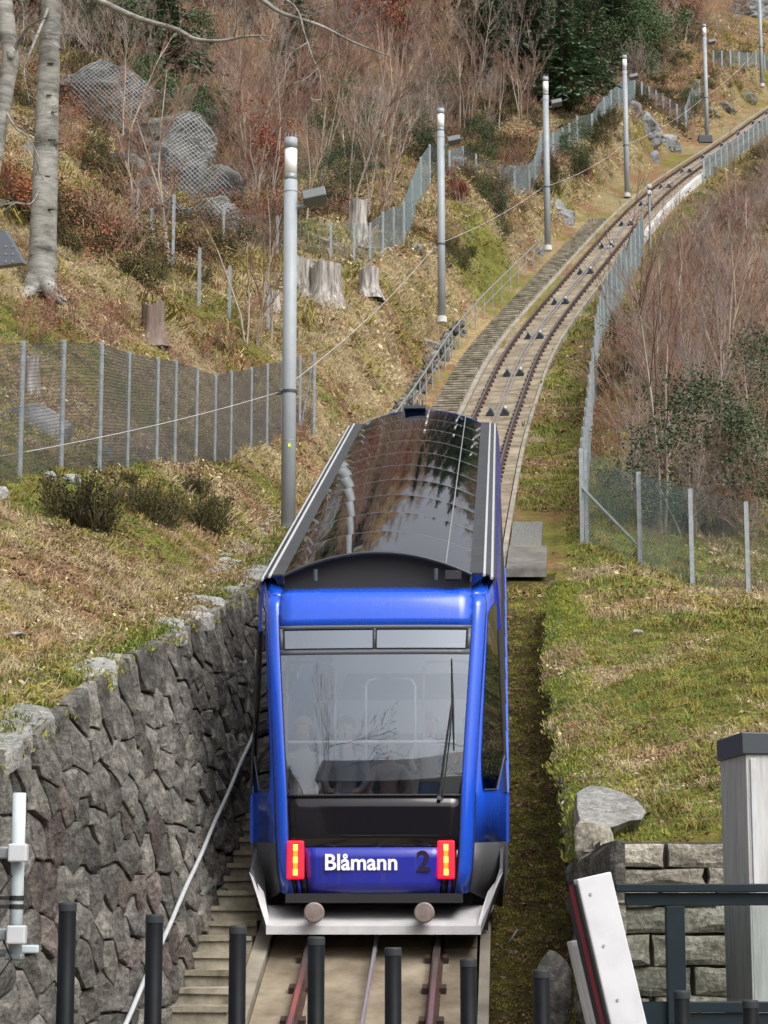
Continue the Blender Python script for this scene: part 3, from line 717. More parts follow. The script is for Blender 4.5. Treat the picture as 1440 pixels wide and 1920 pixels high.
# ------------------------------------------------------------------ stone walls
def stone_mat(name, stops, vary=.25, scale=3.5, bump=1.0, stretch=None, dist=.04, fine=22):
    """broad colour, gritty speckle, pale lichen flecks and rough relief; every stone its own patch"""
    m, t, b = nt(name); co = geopos(t); oi = t.nodes.new('ShaderNodeObjectInfo')
    sc_ = N(t, 'ShaderNodeVectorMath', _operation='SCALE'); sc_.inputs[0].default_value = (17, 31, 23); t.links.new(oi.outputs['Random'], sc_.inputs['Scale'])
    ad = N(t, 'ShaderNodeVectorMath', _operation='ADD'); t.links.new(co, ad.inputs[0]); t.links.new(sc_.outputs[0], ad.inputs[1]); co = ad.outputs[0]
    mp = N(t, 'ShaderNodeMapping'); mp.inputs['Scale'].default_value = stretch or (1, 1, 1); t.links.new(co, mp.inputs['Vector'])
    n1 = N(t, 'ShaderNodeTexNoise', Scale=scale, Detail=10, Roughness=.7); t.links.new(mp.outputs[0], n1.inputs['Vector'])
    r1 = ramp(t, stops); t.links.new(n1.outputs[0], r1.inputs[0])
    n2 = N(t, 'ShaderNodeTexNoise', Scale=fine, Detail=6, Roughness=.75); t.links.new(mp.outputs[0], n2.inputs['Vector'])
    r2 = ramp(t, [(.32, .35), (.5, 1.0), (.66, 1.75)]); t.links.new(n2.outputs[0], r2.inputs[0])
    m1 = N(t, 'ShaderNodeMixRGB', _blend_type='MULTIPLY', Fac=.85); t.links.new(r1.outputs[0], m1.inputs[1]); t.links.new(r2.outputs[0], m1.inputs[2])
    n3 = N(t, 'ShaderNodeTexNoise', Scale=7, Detail=8, Roughness=.8); t.links.new(co, n3.inputs['Vector']); r3 = ramp(t, [(.60, 0), (.68, .55)]); t.links.new(n3.outputs[0], r3.inputs[0])
    m2 = N(t, 'ShaderNodeMixRGB'); m2.inputs[2].default_value = (.42, .41, .38, 1); t.links.new(r3.outputs[0], m2.inputs[0]); t.links.new(m1.outputs[0], m2.inputs[1])
    h = N(t, 'ShaderNodeHueSaturation'); mr = N(t, 'ShaderNodeMapRange'); mr.inputs['To Min'].default_value = 1 - vary; mr.inputs['To Max'].default_value = 1 + vary
    t.links.new(oi.outputs['Random'], mr.inputs[0]); t.links.new(mr.outputs[0], h.inputs['Value']); t.links.new(m2.outputs[0], h.inputs['Color']); t.links.new(h.outputs[0], b.inputs['Base Color'])
    b.inputs['Roughness'].default_value = .9; b.inputs['Specular IOR Level'].default_value = .2
    n4 = N(t, 'ShaderNodeTexNoise', Scale=11, Detail=9, Roughness=.72); t.links.new(mp.outputs[0], n4.inputs['Vector'])
    bp = N(t, 'ShaderNodeBump', Strength=bump, Distance=dist * 1.6); t.links.new(n4.outputs[0], bp.inputs['Height']); t.links.new(bp.outputs[0], b.inputs['Normal']); return m
M['wallstone'] = stone_mat('dark_wall_stone', [(.25, (.045, .042, .036)), (.43, (.12, .113, .10)), (.6, (.225, .212, .188)), (.8, (.42, .40, .36))], .42, stretch=(1, .45, 1.2))
M['wallstone2'] = stone_mat('purple_wall_stone', [(.25, (.045, .037, .033)), (.5, (.135, .112, .10)), (.8, (.33, .285, .255))], .4, stretch=(1, .45, 1.2))
M['palestone'] = stone_mat('pale_slab_stone', [(.25, (.16, .16, .15)), (.5, (.34, .335, .315)), (.8, (.50, .49, .46))], .15)
M['blockstone'] = stone_mat('grey_block_stone', [(.2, (.14, .125, .10)), (.5, (.36, .335, .275)), (.8, (.54, .51, .44))], .22, scale=2.4)
M['mortar'] = noisy('dark_joint', [(.3, (.045, .041, .034)), (.7, (.13, .12, .10))], scale=8, bump=.5)
M['rock'] = noisy('grey_rock', [(.25, (.07, .072, .07)), (.5, (.21, .215, .215)), (.78, (.40, .41, .41))], scale=1.6, detail=12, rough=.9, bump=.9, bscale=4, dist=.12)
def clip_poly(poly, p, n):
    out = []; m = len(poly)
    for i in range(m):
        a, b = poly[i], poly[(i + 1) % m]; da = (a[0] - p[0]) * n[0] + (a[1] - p[1]) * n[1]; db = (b[0] - p[0]) * n[0] + (b[1] - p[1]) * n[1]
        if da <= 0: out.append(a)
        if (da < 0 < db) or (db < 0 < da):
            t = da / (da - db); out.append((a[0] + (b[0] - a[0]) * t, a[1] + (b[1] - a[1]) * t))
    return out
def voronoi(sites, asp=(1, 1), gap=.02, bound=None):
    S = np.array(sites) / np.array(asp); cells = []
    for i in range(len(S)):
        d = ((S - S[i]) ** 2).sum(1); order = np.argsort(d)[1:15]
        c = S[i]; q = 1.6; poly = [(c[0] - q, c[1] - q), (c[0] + q, c[1] - q), (c[0] + q, c[1] + q), (c[0] - q, c[1] + q)]
        for j in order:
            m = (S[j] + c) / 2; n = S[j] - c; l = math.hypot(*n); n = n / l
            poly = clip_poly(poly, m - n * gap, n)
            if len(poly) < 3: break
        if len(poly) >= 3: cells.append([(a * asp[0], b * asp[1]) for a, b in poly])
    return cells
def stone_piece(poly, place, depth=.2, bulge=.05, rg=rng, fs=(1.1, 4.0)):
    """poly in wall coordinates (s, h); place(s, h, out) -> world"""
    n = len(poly); cx = sum(p[0] for p in poly) / n; cy = sum(p[1] for p in poly) / n; pp = []
    for i in range(n):
        a = poly[i]; b = poly[(i + 1) % n]; L = math.hypot(b[0] - a[0], b[1] - a[1]); m = 3 if L > .35 else 2 if L > .14 else 1
        for q in range(m):
            x = a[0] + (b[0] - a[0]) * q / m; y = a[1] + (b[1] - a[1]) * q / m; j = rg.uniform(.965, 1.0) if q else rg.uniform(.95, .99); pp.append((cx + (x - cx) * j, cy + (y - cy) * j))
    n = len(pp); base = rg.uniform(-.016, .018); tx, ty = rg.uniform(-.03, .03), rg.uniform(-.08, .08); sd_ = rg.randint(0, 9999); XY = []; O = []
    for k, o in ((1.0, None), (1.0, -.035), (.985, -.004), (.90, .002), (.62, bulge * .8), (.32, bulge)):
        for a, b in pp: XY.append((cx + (a - cx) * k, cy + (b - cy) * k)); O.append(o)
    XY.append((cx, cy)); O.append(bulge)
    A = np.array(XY); nz = (fbm(A[:, 0] * fs[0] * 2.2 + sd_, A[:, 1] * fs[1] * 2.2, 5, 3, .7) - .5) * .07
    V = [place(x, y, -depth if o is None else o + (0 if o < -.04 else base + tx * (x - cx) + ty * (y - cy) + z)) for (x, y), o, z in zip(XY, O, nz)]
    Fs = []
    for r_ in range(5):
        for i in range(n):
            i2 = (i + 1) % n; Fs.append((r_ * n + i, r_ * n + i2, (r_ + 1) * n + i2, (r_ + 1) * n + i))
    for i in range(n): Fs.append((5 * n + i, 5 * n + (i + 1) % n, 6 * n))
    mb = MB(); mb.add(V, Fs); return mb
# left retaining wall along the cutting
wall = thing('retaining_wall', 'tall dark rubble stone retaining wall beside the staircase', 'stone wall', (float(trX(22)) - 2.1, 22, float(trZ(22))))
wo_ = Vector(wall.location)
def placeL(s, h, o):
    y = s; zb = float(trZ(y)); t = (h - zb) / max(.6, float(wallL(y)) - zb)
    return Vector((float(trX(y)) - 1.70 - .34 * min(1.05, max(-.1, t)) + o, y, h)) - wo_
sites = []; row = 0; h = -5.0
while h < 9.5:
    rh = rng.uniform(.22, .34); s = 11.6 + rng.uniform(0, .8)
    while s < 41.5:
        w_ = rng.uniform(.34, .85) * (1 if s < 24 else 1.3)
        hh = h + rng.uniform(-.10, .10)
        if float(trZ(s)) - .25 < hh < float(wallL(s)) - .12: sites.append((s + rng.uniform(-.1, .1), hh))
        s += w_
    h += rh
cells = voronoi(sites, (1.55, 1.0), .008)
cells.sort(key=lambda c: (not 15.0 < c[0][0] < 33.5, c[0][0])); rest = MB(); nst_ = 0
for c in cells:
    c_ = sum(a for a, b in c) / len(c); e_ = (float(wallL(c_ + .3)) - float(wallL(c_ - .3))) / .6; c = clip_poly(c, (c_, float(wallL(c_)) + .03), (-e_, 1.0))
    if len(c) < 3: continue
    mb = stone_piece(c, placeL, .10, .012)
    nst_ += 1
    if nst_ > 300: rest.add(mb.v, mb.f); continue
    mb.build('stone', smooth=False, mat=M['wallstone2'] if rng.random() < .16 and c[0][1] < .8 else M['wallstone'], parent=wall)
if rest.v: tag(rest.build('small_stones', M['wallstone'], wall), kind='stuff')
g = MB(); yy = np.arange(11.4, 42, .4)
g.grid([[placeL(y, float(trZ(y)) - .4, -.055), placeL(y, float(wallL(y)) - .03, -.055)] for y in yy]); g.build('joint_mortar', M['mortar'], wall)
# flat pale slabs lying along the wall top
for k, y in enumerate(np.concatenate([np.arange(13.5, 41, .62)])):
    if rng.random() < .42: continue
    a = rng.uniform(.25, .55); b = rng.uniform(.16, .36); hgt = rng.uniform(.0, .05); pts = []
    m = 9; cx = float(trX(y)) - 2.12 - rng.uniform(0, .12) - b * .3; cz = float(wallL(y)) + .02; ro = rng.uniform(-.5, .5)
    g = MB(); ring = []
    for q in range(m):
        an = 2 * math.pi * q / m; rr = rng.uniform(.75, 1.1); ring.append((cx + math.cos(an) * b * rr, y + math.sin(an) * a * rr))
    sl_ = .33
    V = [Vector((x, yy_, cz - .12 + (yy_ - y) * sl_)) - wo_ for x, yy_ in ring] + [Vector((cx + (x - cx) * .97, y + (yy_ - y) * .97, cz + hgt * .6 + (yy_ - y) * sl_ + rng.uniform(-.012, .012))) - wo_ for x, yy_ in ring] + [Vector((cx, y, cz + hgt)) - wo_]
    g.add(V, [(i, (i + 1) % m, m + (i + 1) % m, m + i) for i in range(m)] + [(m + i, m + (i + 1) % m, 2 * m) for i in range(m)]); g.build('coping_stone', M['palestone'], wall)
# low wall on the right of the cutting
wr = thing('low_stone_wall', 'low dark dry stone wall under the grassy right bank', 'stone wall', (float(trX(24)) + 2.05, 24, float(trZ(24))))
wro = Vector(wr.location)
def placeR(s, h, o): return Vector((float(trX(s)) + 1.98 - o, s, h)) - wro
sites = []; h = -3.0
while h < 6:
    s = 17.5
    while s < 35.5:
        if float(trZ(s)) - .25 < h < float(wallR(max(s, 19.0))) - .08: sites.append((s + rng.uniform(-.1, .1), h + rng.uniform(-.07, .07)))
        s += rng.uniform(.4, .9)
    h += rng.uniform(.24, .36)
for c in voronoi(sites, (1.7, 1.0), .012):
    c = [(a, min(b, float(wallR(max(a, 19.0))) - .10)) for a, b in c][::-1]
    stone_piece(c, placeR, .12, .06).build('stone', M['wallstone'], wr)
g = MB(); yy = np.arange(17.4, 36, .4)
g.grid([[placeR(y, float(wallR(max(y, 19.))) - .03, -.06), placeR(y, float(trZ(y)) - .4, -.06)] for y in yy]); g.build('joint_mortar', M['mortar'], wr)
# wall of big squared blocks facing the platform
bw = thing('block_wall', 'wall of large squared grey stone blocks facing the platform', 'stone wall', (3.6, YB, -1.75)); bo = Vector(bw.location)
def placeB(s, h, o): return Vector((s, YB - .12 - o, h)) - bo
zr = [P(1200, v, YB).z for v in (1568, 1581, 1628, 1662, 1700, 1752, 1812, 1868, 1925, 1985, 2050, 2120)]
for k in range(1, len(zr) - 1):
    z1, z0 = zr[k], zr[k + 1]; x = 1.74 + rng.uniform(-.05, .05)
    while x < 6.4:
        w_ = rng.uniform(.42, .82) * (1.5 if k in (2,) else 1)
        x1 = min(x + w_, 6.6); j = lambda q=.035: rng.uniform(-q, q)
        poly = [(x + .004 + j(.012), z0 + .002 + j(.010)), ((x + x1) / 2, z0 + .003 + j(.014)), (x1 - .004 + j(.012), z0 + .002 + j(.010)), (x1 - .02 + j(.02), (z0 + z1) / 2), (x1 - .006 + j(.02), z1 - .002 + j(.010)), ((x + x1) / 2 + j(.1), z1 - .002 + j(.014)), (x + .006 + j(.02), z1 - .002 + j(.010)), (x + .012, (z0 + z1) / 2 + j(.03))]
        stone_piece(poly, placeB, .2, .02).build('block', M['blockstone'], bw); x = x1
g = MB(); g.box((4.1 - bo.x, YB + .03 - bo.y, -.62 - bo.z), (4.9, .06, 2.3)); g.build('joint_mortar', M['mortar'], bw)
def boulder(mb, c, r, seed=0, n=3, flat=1.):
    bm = bmesh.new(); bmesh.ops.create_icosphere(bm, subdivisions=n, radius=1.0)
    rs = random.Random(seed); pl = [Vector((rs.gauss(0, 1), rs.gauss(0, 1), rs.gauss(0, 1))).normalized() for _ in range(9)]; dd = [rs.uniform(.62, .95) for _ in pl]
    from mathutils import noise
    for v in bm.verts:
        p = v.co.copy()
        for n_, d_ in zip(pl, dd):
            k = p.dot(n_)
            if k > d_: p -= n_ * (k - d_) * .92
        p *= 1 + .12 * noise.noise(p * 2.2 + Vector((seed, 0, 0)))
        v.co = Vector((p.x * r[0], p.y * r[1], p.z * r[2] * flat))
    mb.add([v.co + Vector(c) for v in bm.verts], [[v.index for v in f.verts] for f in bm.faces]); bm.free(); return mb
def rock(u, v, wpx, hpx, label, seed, Y=None, mat='rock', name='boulder', dpt=.8, n=3, group=None):
    p = ground(u, v) if Y is None else P(u, v, Y); k = p.y / FPX
    g = MB(); boulder(g, (0, 0, hpx * k * .35), (wpx * k / 2, wpx * k / 2 * dpt, hpx * k * .62), seed, n)
    return tag(g.build(name, M[mat], None, False, p), label, 'rock', group)
def leaning_slab(px, y_top, y_bot, back, mat, name, label, seed):
    """thick split slab: px are outline points of its worn face, which leans back up the slope"""
    rs = random.Random(seed); vs_ = [v for u, v in px]; v0, v1 = min(vs_), max(vs_); fr = [P(u, v, y_top + (y_bot - y_top) * (v - v0) / (v1 - v0)) for u, v in px]; o = sum(fr, Vector()) / len(fr); n = len(fr)
    rows = []
    for k, (sc_, dp) in enumerate(((1.0, back), (1.0, .03), (.985, .004), (.7, 0.), (.35, 0.))):
        rows.append([(o + (p - o) * sc_ + Vector((0, dp, -dp * .25)) + Vector((rs.uniform(-.01, .01), rs.uniform(-.012, .012), rs.uniform(-.008, .008)))) - o for p in fr])
    g = MB(); g.grid(rows, close=True); m = len(g.v); g.add([Vector((0, -.005, 0))], []); 
    for i in range(n): g.f.append((4 * n + i, 4 * n + (i + 1) % n, m)); g.m.append(0)
    return tag(g.build(name, M[mat], None, False, o), label, 'rock')
leaning_slab([(1084, 1484), (1082, 1515), (1090, 1545), (1120, 1556), (1155, 1550), (1180, 1540), (1204, 1536), (1213, 1520), (1196, 1500), (1168, 1484), (1130, 1474), (1104, 1472)], 20.3, 18.7, .5, 'palestone', 'corner_boulder', 'flat pale slab lying on the corner of the block wall', 5)
rock(1112, 1612, 75, 90, 'reddish brown corner stone below the flat boulder', 8, 18.8, 'blockstone', 'corner_stone')
rock(1040, 1905, 78, 120, 'upright rough stone by the foot of the white barrier', 12, 17.0, 'wallstone', 'upright_stone', .8, 3)

# ------------------------------------------------------------------ lamp posts
H = 7.45
M['cap2'] = plain('floodlight_grey', (.13, .14, .145), .5)
def make_lamp(label):
    t = thing('lamp_post', label, 'lamp post', (0, 0, 0), 0, 'lamp posts along the track')
    g = MB(); g.tube([(0, 0, 0), (0, 0, .2)], .19, 16); g.build('base_collar', M['palewall'], t)
    g = MB(); g.tube([(0, 0, .1), (0, 0, 3.0), (0, 0, H - .82)], [.138, .136, .130], 20); po = g.build('pole', M['pole'], t, True)
    g = MB(); g.tube([(0, 0, 1.78), (0, 0, 1.80)], .1405, 20); g.tube([(0, 0, H - 1.05), (0, 0, H - 1.03)], .1335, 20); g.build('pole_joint', M['galv'], po)
    g = MB(); g.tube([(0, 0, H - .83), (0, 0, H - .70)], .124, 20); g.build('lamp_neck', M['galv'], t, True)
    g = MB(); g.tube([(0, 0, H - .70), (0, 0, H - .22)], .122, 20); g.build('lamp_diffuser', M['lampwhite'], t, True)
    g = MB(); g.tube([(0, 0, H - .22), (0, 0, H - .02)], .130, 20); cp = g.build('lamp_cap', M['pole'], t, True)
    g = MB()
    for k in range(9):
        a = 2 * math.pi * k / 9; g.tube([(math.cos(a) * .09, math.sin(a) * .09, H - .03), (math.cos(a) * .11, math.sin(a) * .11, H + .10)], .006, 4)
    g.build('bird_spikes', M['galv'], cp)
    rot = Matrix.Rotation(R(12), 3, 'Y') @ Matrix.Rotation(R(-14), 3, 'X')
    g = MB(); g.tube([(.12, 0, H - 1.32), (.30, -.02, H - 1.30)], .035, 8); ar = g.build('floodlight_arm', M['galv'], t)
    g = MB(); g.box((.47, -.05, H - 1.15), (.46, .30, .20), Matrix.Rotation(R(-12), 3, 'Y') @ Matrix.Rotation(R(-20), 3, 'X')); g.build('floodlight', M['cap2'], t, bevel=.02)
    g = MB(); g.tube([(0, 0, 2.66), (0, 0, 2.71)], .15, 20); g.box((-.17, 0, 2.68), (.09, .06, .06)); g.build('cable_clamp', M['darkmetal'], t)
    return t
lamps = [(540, 1012, 258, 42, 'near grey lamp post rising behind the blue car roof'), (828, 605, 203, 76, 'grey lamp post on the grass beside the stone edged staircase'),
         (1027, 470, 144, 93.5, 'third lamp post uphill, where the stair handrail ends'), (1176, 370, 104, 115, 'fourth lamp post uphill, in front of the rocky bank'),
         (1326, 262, 46, 141, 'lamp post with a dark base box beside the far track'), (1429, 163, -40, 164, 'farthest lamp post cut off by the top right corner')]
lp = make_lamp(lamps[0][4]); clamps = []
for k, (u, vb, vt, Y, lab) in enumerate(lamps):
    b = P(u, vb, Y); t_ = P(u, vt, Y); sc = (t_.z - b.z) / H
    o = lp if k == 0 else dup(lp, b, 0, lab, (1, 1, sc))
    if k == 0: o.location = b; o.scale = (1, 1, sc)
    clamps.append(b + Vector((-.2, 0, 2.68 * sc)))
g = MB(); g.box((.02, -.141, 1.68), (.05, .012, .06)); g.build('sticker', plain('yellow_sticker', (.62, .75, .05), .5), lp)
g = MB(); p5 = P(1322, 268, 140.4); g.box((0, 0, .2), (.9, .6, .5)); tag(g.build('cable_box', M['darkmetal'], None, False, p5, .03), 'dark junction box at the foot of a far lamp post', 'junction box')
# overhead cable from lamp to lamp
pts_ = [P(-120, 876, 27)] + clamps
for k in range(len(pts_) - 1):
    a, b = pts_[k], pts_[k + 1]; g = MB(); sag = (.10, .28, .2, .25, .3, .3)[k]
    g.tube([(a + (b - a) * t_ + Vector((0, 0, -sag * 4 * t_ * (1 - t_)))) - a for t_ in np.linspace(0, 1, 14)], .007 if k == 0 else .009, 5)
    tag(g.build('overhead_cable', M['bright'], None, True, a), ['pale cable crossing the near mesh fence to the first lamp post', 'thin cable slung from the first to the second lamp post', 'thin cable slung from the second to the third lamp post',
        'thin cable slung from the third to the fourth lamp post', 'thin cable slung from the fourth to the fifth lamp post', 'thin cable slung between the two farthest lamp posts'][k], 'cable')

# ------------------------------------------------------------------ handrails
hr = thing('wall_handrail', 'thin galvanised handrail bracketed to the dark stone wall', 'handrail', (float(trX(20)) - 1.9, 20, float(trZ(20)))); ho = Vector(hr.location)
g = MB(); L_ = []
for y in np.arange(16.6, 35, .5):
    L_.append(Vector((float(trX(y)) - 1.74, y, float(trZ(y)) + .84 + .01 * math.sin(y * 3))) - ho)
g.tube(L_, .022, 8); g.build('rail', M['handrail'], hr, True)
for y in np.arange(17.3, 35, 1.55):
    c = Vector((float(trX(y)) - 1.74, y, float(trZ(y)) + .84)) - ho; g = MB(); g.tube([c, c + Vector((-.03, 0, -.06)), c + Vector((-.22, 0, -.06))], .011, 6); g.build('bracket', M['galv'], hr)
hr2 = thing('stair_handrail', 'galvanised post and rail handrail along the upper staircase', 'handrail', (float(trX(60)) - 2.6, 60, float(trZ(60)))); ho = Vector(hr2.location)
for hgt in (.98, .55):
    g = MB(); g.tube([Vector((float(trX(y)) - 2.36, y, float(trZ(y)) + hgt)) - ho for y in np.arange(57, 98.2, 1.0)], .026 if hgt > .9 else .014, 6); g.build('rail', M['galv'], hr2, True)
for y in np.arange(57.5, 98.3, 1.8):
    c = Vector((float(trX(y)) - 2.36, y, float(trZ(y)))) - ho; g = MB(); g.tube([c - Vector((0, 0, .3)), c + Vector((0, 0, .98))], .024, 6); g.build('post', M['galv'], hr2)
# rubble edge between the upper stairs and the bank
ew = thing('stair_edge_wall', 'low rubble edge beside the upper staircase below the handrail', 'stone wall', (float(trX(64)) - 2.8, 64, float(trZ(64)))); eo = Vector(ew.location)
for y in np.arange(60, 80, .55):
    for lay in range(2):
        g = MB(); boulder(g, Vector((float(trX(y)) - 2.62 - rng.uniform(0, .25), y + rng.uniform(-.15, .15), float(trZ(y)) + .1 + .36 * lay)) - eo, (.22, rng.uniform(.25, .4), rng.uniform(.14, .24)), rng.randint(0, 999), 1)
        g.build('stone', M['wallstone'], ew)

# ------------------------------------------------------------------ fences
def wire_bay(a, b, ha, hb, pitch, r, diamond):
    """wires between two posts; a, b feet; returns MB in coordinates relative to a"""
    g = MB(); L = (b - a); W = Vector((L.x, L.y, 0)).length; h = (ha + hb) / 2
    def q(s, t): return L * s + Vector((0, 0, (ha + (hb - ha) * s) * t))
    if diamond:
        n = max(2, int((W + h) / pitch))
        for k in range(n):
            d = -h + (W + h) * (k + .5) / n
            s0, s1 = max(0, d), min(W, d + h)
            if s1 - s0 < .02: continue
            g.tube([q(s0 / W, (s0 - d) / h), q(s1 / W, (s1 - d) / h)], r, 3, False)
            g.tube([q(s0 / W, 1 - (s0 - d) / h), q(s1 / W, 1 - (s1 - d) / h)], r, 3, False)
        for t in (.02, .5, .99): g.tube([q(0, t), q(1, t)], r * 1.3, 3, False)
    else:
        for k in range(int(h / pitch) + 1): t = min(.995, .01 + k * pitch / h); g.tube([q(0, t), q(1, t)], r * 1.15, 3, False)
        for k in range(1, int(W / pitch)): s = k * pitch / W; g.tube([q(s, .01), q(s, .995)], r, 3, False)
    return g
def fence(name, label, posts, wire, pitch=.06, r=.0035, diamond=False, pr=.036, bays=None, braces=(), post_mat='galv', sub=1):
    t = thing(name, label, 'fence', posts[0][0]); o = Vector(posts[0][0])
    for i, (p, h) in enumerate(posts):
        g = MB(); g.box(p - o + Vector((0, 0, h / 2 - .15)), (pr * 2, pr * 1.6, h + .34)); g.build('post', M[post_mat], t)
    for i in range(len(posts) - 1):
        if bays is not None and i not in bays: continue
        (a, ha), (b, hb) = posts[i], posts[i + 1]; g = wire_bay(a, b, ha, hb, pitch, r, diamond)
        g.build('wire_mesh', M[wire], t, loc=a - o)
    for a, b in braces:
        g = MB(); g.tube([a - o, b - o], pr * .7, 6); g.build('brace', M[post_mat], t)
    return t
pl = [(-60, 930, 650, 27.5), (36, 910, 642, 29.5), (114, 888, 640, 31.5), (186, 880, 645, 33.5), (238, 876, 662, 36), (293, 871, 672, 38.8), (327, 873, 678, 40.6), (367, 878, 690, 42.6), (402, 880, 704, 44.4), (432, 869, 697, 46.4),
      (470, 848, 690, 49), (500, 838, 683, 51), (528, 830, 676, 52.7), (562, 820, 668, 53.5), (589, 811, 662, 54)]
fp_ = [(P(u, vb, Y), P(u, vt, Y).z - P(u, vb, Y).z) for u, vb, vt, Y in pl]
a = P(563, 806, 53.6); b = P(584, 690, 54)
fence('mesh_fence', 'grey wire mesh fence with steel posts across the left slope', fp_, 'wire', .052, .0036, False, .033, None, [(a, b)])
def ghit(lst): 
    o = []
    for u, vb, vt in lst:
        p = ground(u, vb); o.append((p, (vb - vt) * p.y / FPX))
    return o
fence('rock_fence', 'line of thin galvanised fence posts below the netted rock face', ghit([(247, 430, 332), (258, 452, 348), (284, 487, 385), (324, 515, 355), (373, 578, 460), (430, 598, 495), (503, 622, 530)]), 'wire', .11, .003, True, .042, bays=(0, 1, 2))
fence('slope_fence', 'mesh fence behind the pale stumps under the bare saplings', ghit([(419, 468, 385), (520, 480, 400), (620, 488, 412), (664, 492, 416), (694, 495, 414), (718, 482, 392), (738, 472, 384), (757, 462, 378)]), 'wire_green', .10, .004, True, .042)
fence('bank_fence', 'tall mesh fence climbing the brown bank above the second lamp post', ghit([(757, 462, 372), (772, 425, 330), (789, 380, 290), (806, 348, 268), (843, 338, 280), (868, 330, 270), (893, 342, 285), (938, 362, 305), (965, 370, 308), (992, 362, 305), (1004, 350, 290), (1014, 315, 245)]), 'wire_green', .10, .005, True, .045)
fence('upper_bank_fence', 'mesh fence on the bank between the third and fourth lamp posts', ghit([(1014, 315, 245), (1037, 300, 245), (1055, 292, 236), (1068, 285, 228), (1083, 270, 214), (1110, 262, 210), (1133, 235, 180), (1146, 215, 166), (1160, 205, 155), (1190, 190, 142)]), 'wire_green', .12, .006, True, .05)
fence('crest_fence', 'mesh fence dipping behind the fourth lamp post above the rocks', ghit([(1190, 190, 145), (1204, 196, 152), (1218, 203, 160), (1231, 210, 167), (1244, 220, 175), (1257, 228, 184), (1270, 238, 192), (1286, 241, 196), (1298, 212, 160), (1312, 200, 146)]), 'wire_green', .13, .007, True, .055)
fence('far_fence', 'distant mesh fence on the skyline at the top right', ghit([(1338, 128, 92), (1354, 126, 92), (1370, 126, 93), (1386, 127, 94), (1402, 128, 96), (1418, 130, 97), (1434, 131, 99), (1450, 132, 100)]), 'wire_green', .15, .008, True, .06)
rf = []
for y in np.arange(44.7, 98, 2.0):
    d = float(np.interp(y, [44.7, 66, 80, 98], [2.62, 3.05, 2.6, 1.95])); x = float(trX(y)) + d; rf.append((Vector((x, y, gz(x, y))), 1.98))
a = rf[0][0] + Vector((0, 0, 1.2)); q = ghit([(1200, 1064, 882), (1298, 1099, 915), (1403, 1114, 940), (1515, 1130, 952)]); b = q[0][0] + Vector((0, 0, .4))
fence('track_fence', 'long blue grey mesh fence running uphill right of the track', rf, 'wire_green', .075, .0045, True, .042)
fence('thicket_fence', 'mesh fence with three posts in front of the bare right thicket', [(rf[0][0] + Vector((.1, .03, 0)), 1.95)] + q, 'wire_green', .07, .0034, True, .042, braces=[(a, b)])
rf = []
for y in np.arange(121, 176, 1.9):
    x = float(trX(y)) + 1.75; rf.append((Vector((x, y, float(trZ(y)) - .3)), 1.5))
fence('upper_track_fence', 'pale fence on the right edge of the far track', rf, 'wire_green', .12, .006, True, .05)
# pale side wall that carries the upper track
g = MB(); sweep(g, np.arange(99, 125, 1.0), [(1.30, -1.9), (1.30, .1), (1.55, .1), (1.55, -1.9)]); o_ = Vector((float(trX(100)), 100, float(trZ(100))))
g.v = [tuple(Vector(p) - o_) for p in g.v]; tag(g.build('track_side_wall', M['palewall'], None, False, o_), 'pale concrete side wall carrying the upper track', 'wall')
# signal post
p = P(1220, 492, 97.5); sp = thing('signal_post', 'thin pale signal post beside the right track fence', 'signal', p)
g = MB(); g.tube([(0, 0, -.3), (0, 0, 3.6)], .055, 10); g.build('post', M['galv'], sp)
for z in (3.55, 3.25): g = MB(); g.box((0, -.05, z), (.2, .2, .2)); g.build('signal_head', M['white'], sp, bevel=.04)
g = MB(); g.box((-.25, 0, 1.35), (.22, .18, .3)); g.build('control_box', M['white'], sp)
# slab and gravel right of the car
def quadstrip(d0, d1, y0, y1, dz, th, mat, name, n=6):
    g = MB(); rows = []
    o_ = Vector((float(trX(y0)) + d0, y0, float(trZ(y0))))
    for y in np.linspace(y0, y1, n):
        x = float(trX(y)); z = float(trZ(y)) + dz; rows.append([Vector((x + d0, y, z - th)) - o_, Vector((x + d0, y, z)) - o_, Vector((x + d1, y, z)) - o_, Vector((x + d1, y, z - th)) - o_])
    g.grid(rows, close=True); g.f.append((0, 1, 2, 3)); g.m.append(0); k = len(g.v) - 4; g.f.append((k + 3, k + 2, k + 1, k)); g.m.append(0)
    return g.build(name, M[mat], None, False, o_)
tag(quadstrip(1.17, 1.92, 41.2, 43.6, .14, .16, 'slabgrey', 'concrete_slab'), kind='structure')
tag(quadstrip(1.17, 1.8, 43.65, 47, .04, .3, 'gravel', 'gravel_patch'), kind='structure')

# ------------------------------------------------------------------ foreground: bollards, railing, barrier, clad post, sensor pole
bl = [(127, 1692), (290, 1714), (446, 1735), (593, 1756), (737, 1776), (878, 1797), (1015, 1818), (1148, 1838), (1278, 1857), (1407, 1875)]
ordn = ['leftmost black bollard, in front of the stone wall', 'black bollard crossing the foot of the wall handrail', 'black bollard in front of the staircase', 'black bollard below the left buffer of the blue car',
        'black bollard in front of the middle of the track', 'black bollard in front of the right rail', 'black bollard in front of the mossy strip right of the track', 'black bollard standing against the white barrier arm',
        'black bollard below the dark railing post', 'rightmost black bollard, below the pale clad post']
b0 = thing('bollard', ordn[0], 'bollard', (0, 0, 0), 0, 'row of black bollards in front of the track')
g = MB(); g.tube([(0, 0, 0), (0, 0, 1.60)], .039, 24); g.build('shaft', M['blackpost'], b0, True)
g = MB(); g.tube([(0, 0, 1.592), (0, 0, 1.625), (0, 0, 1.632)], [.0405, .0405, .036], 24); g.build('cap', M['cap'], b0, False, bevel=.003)
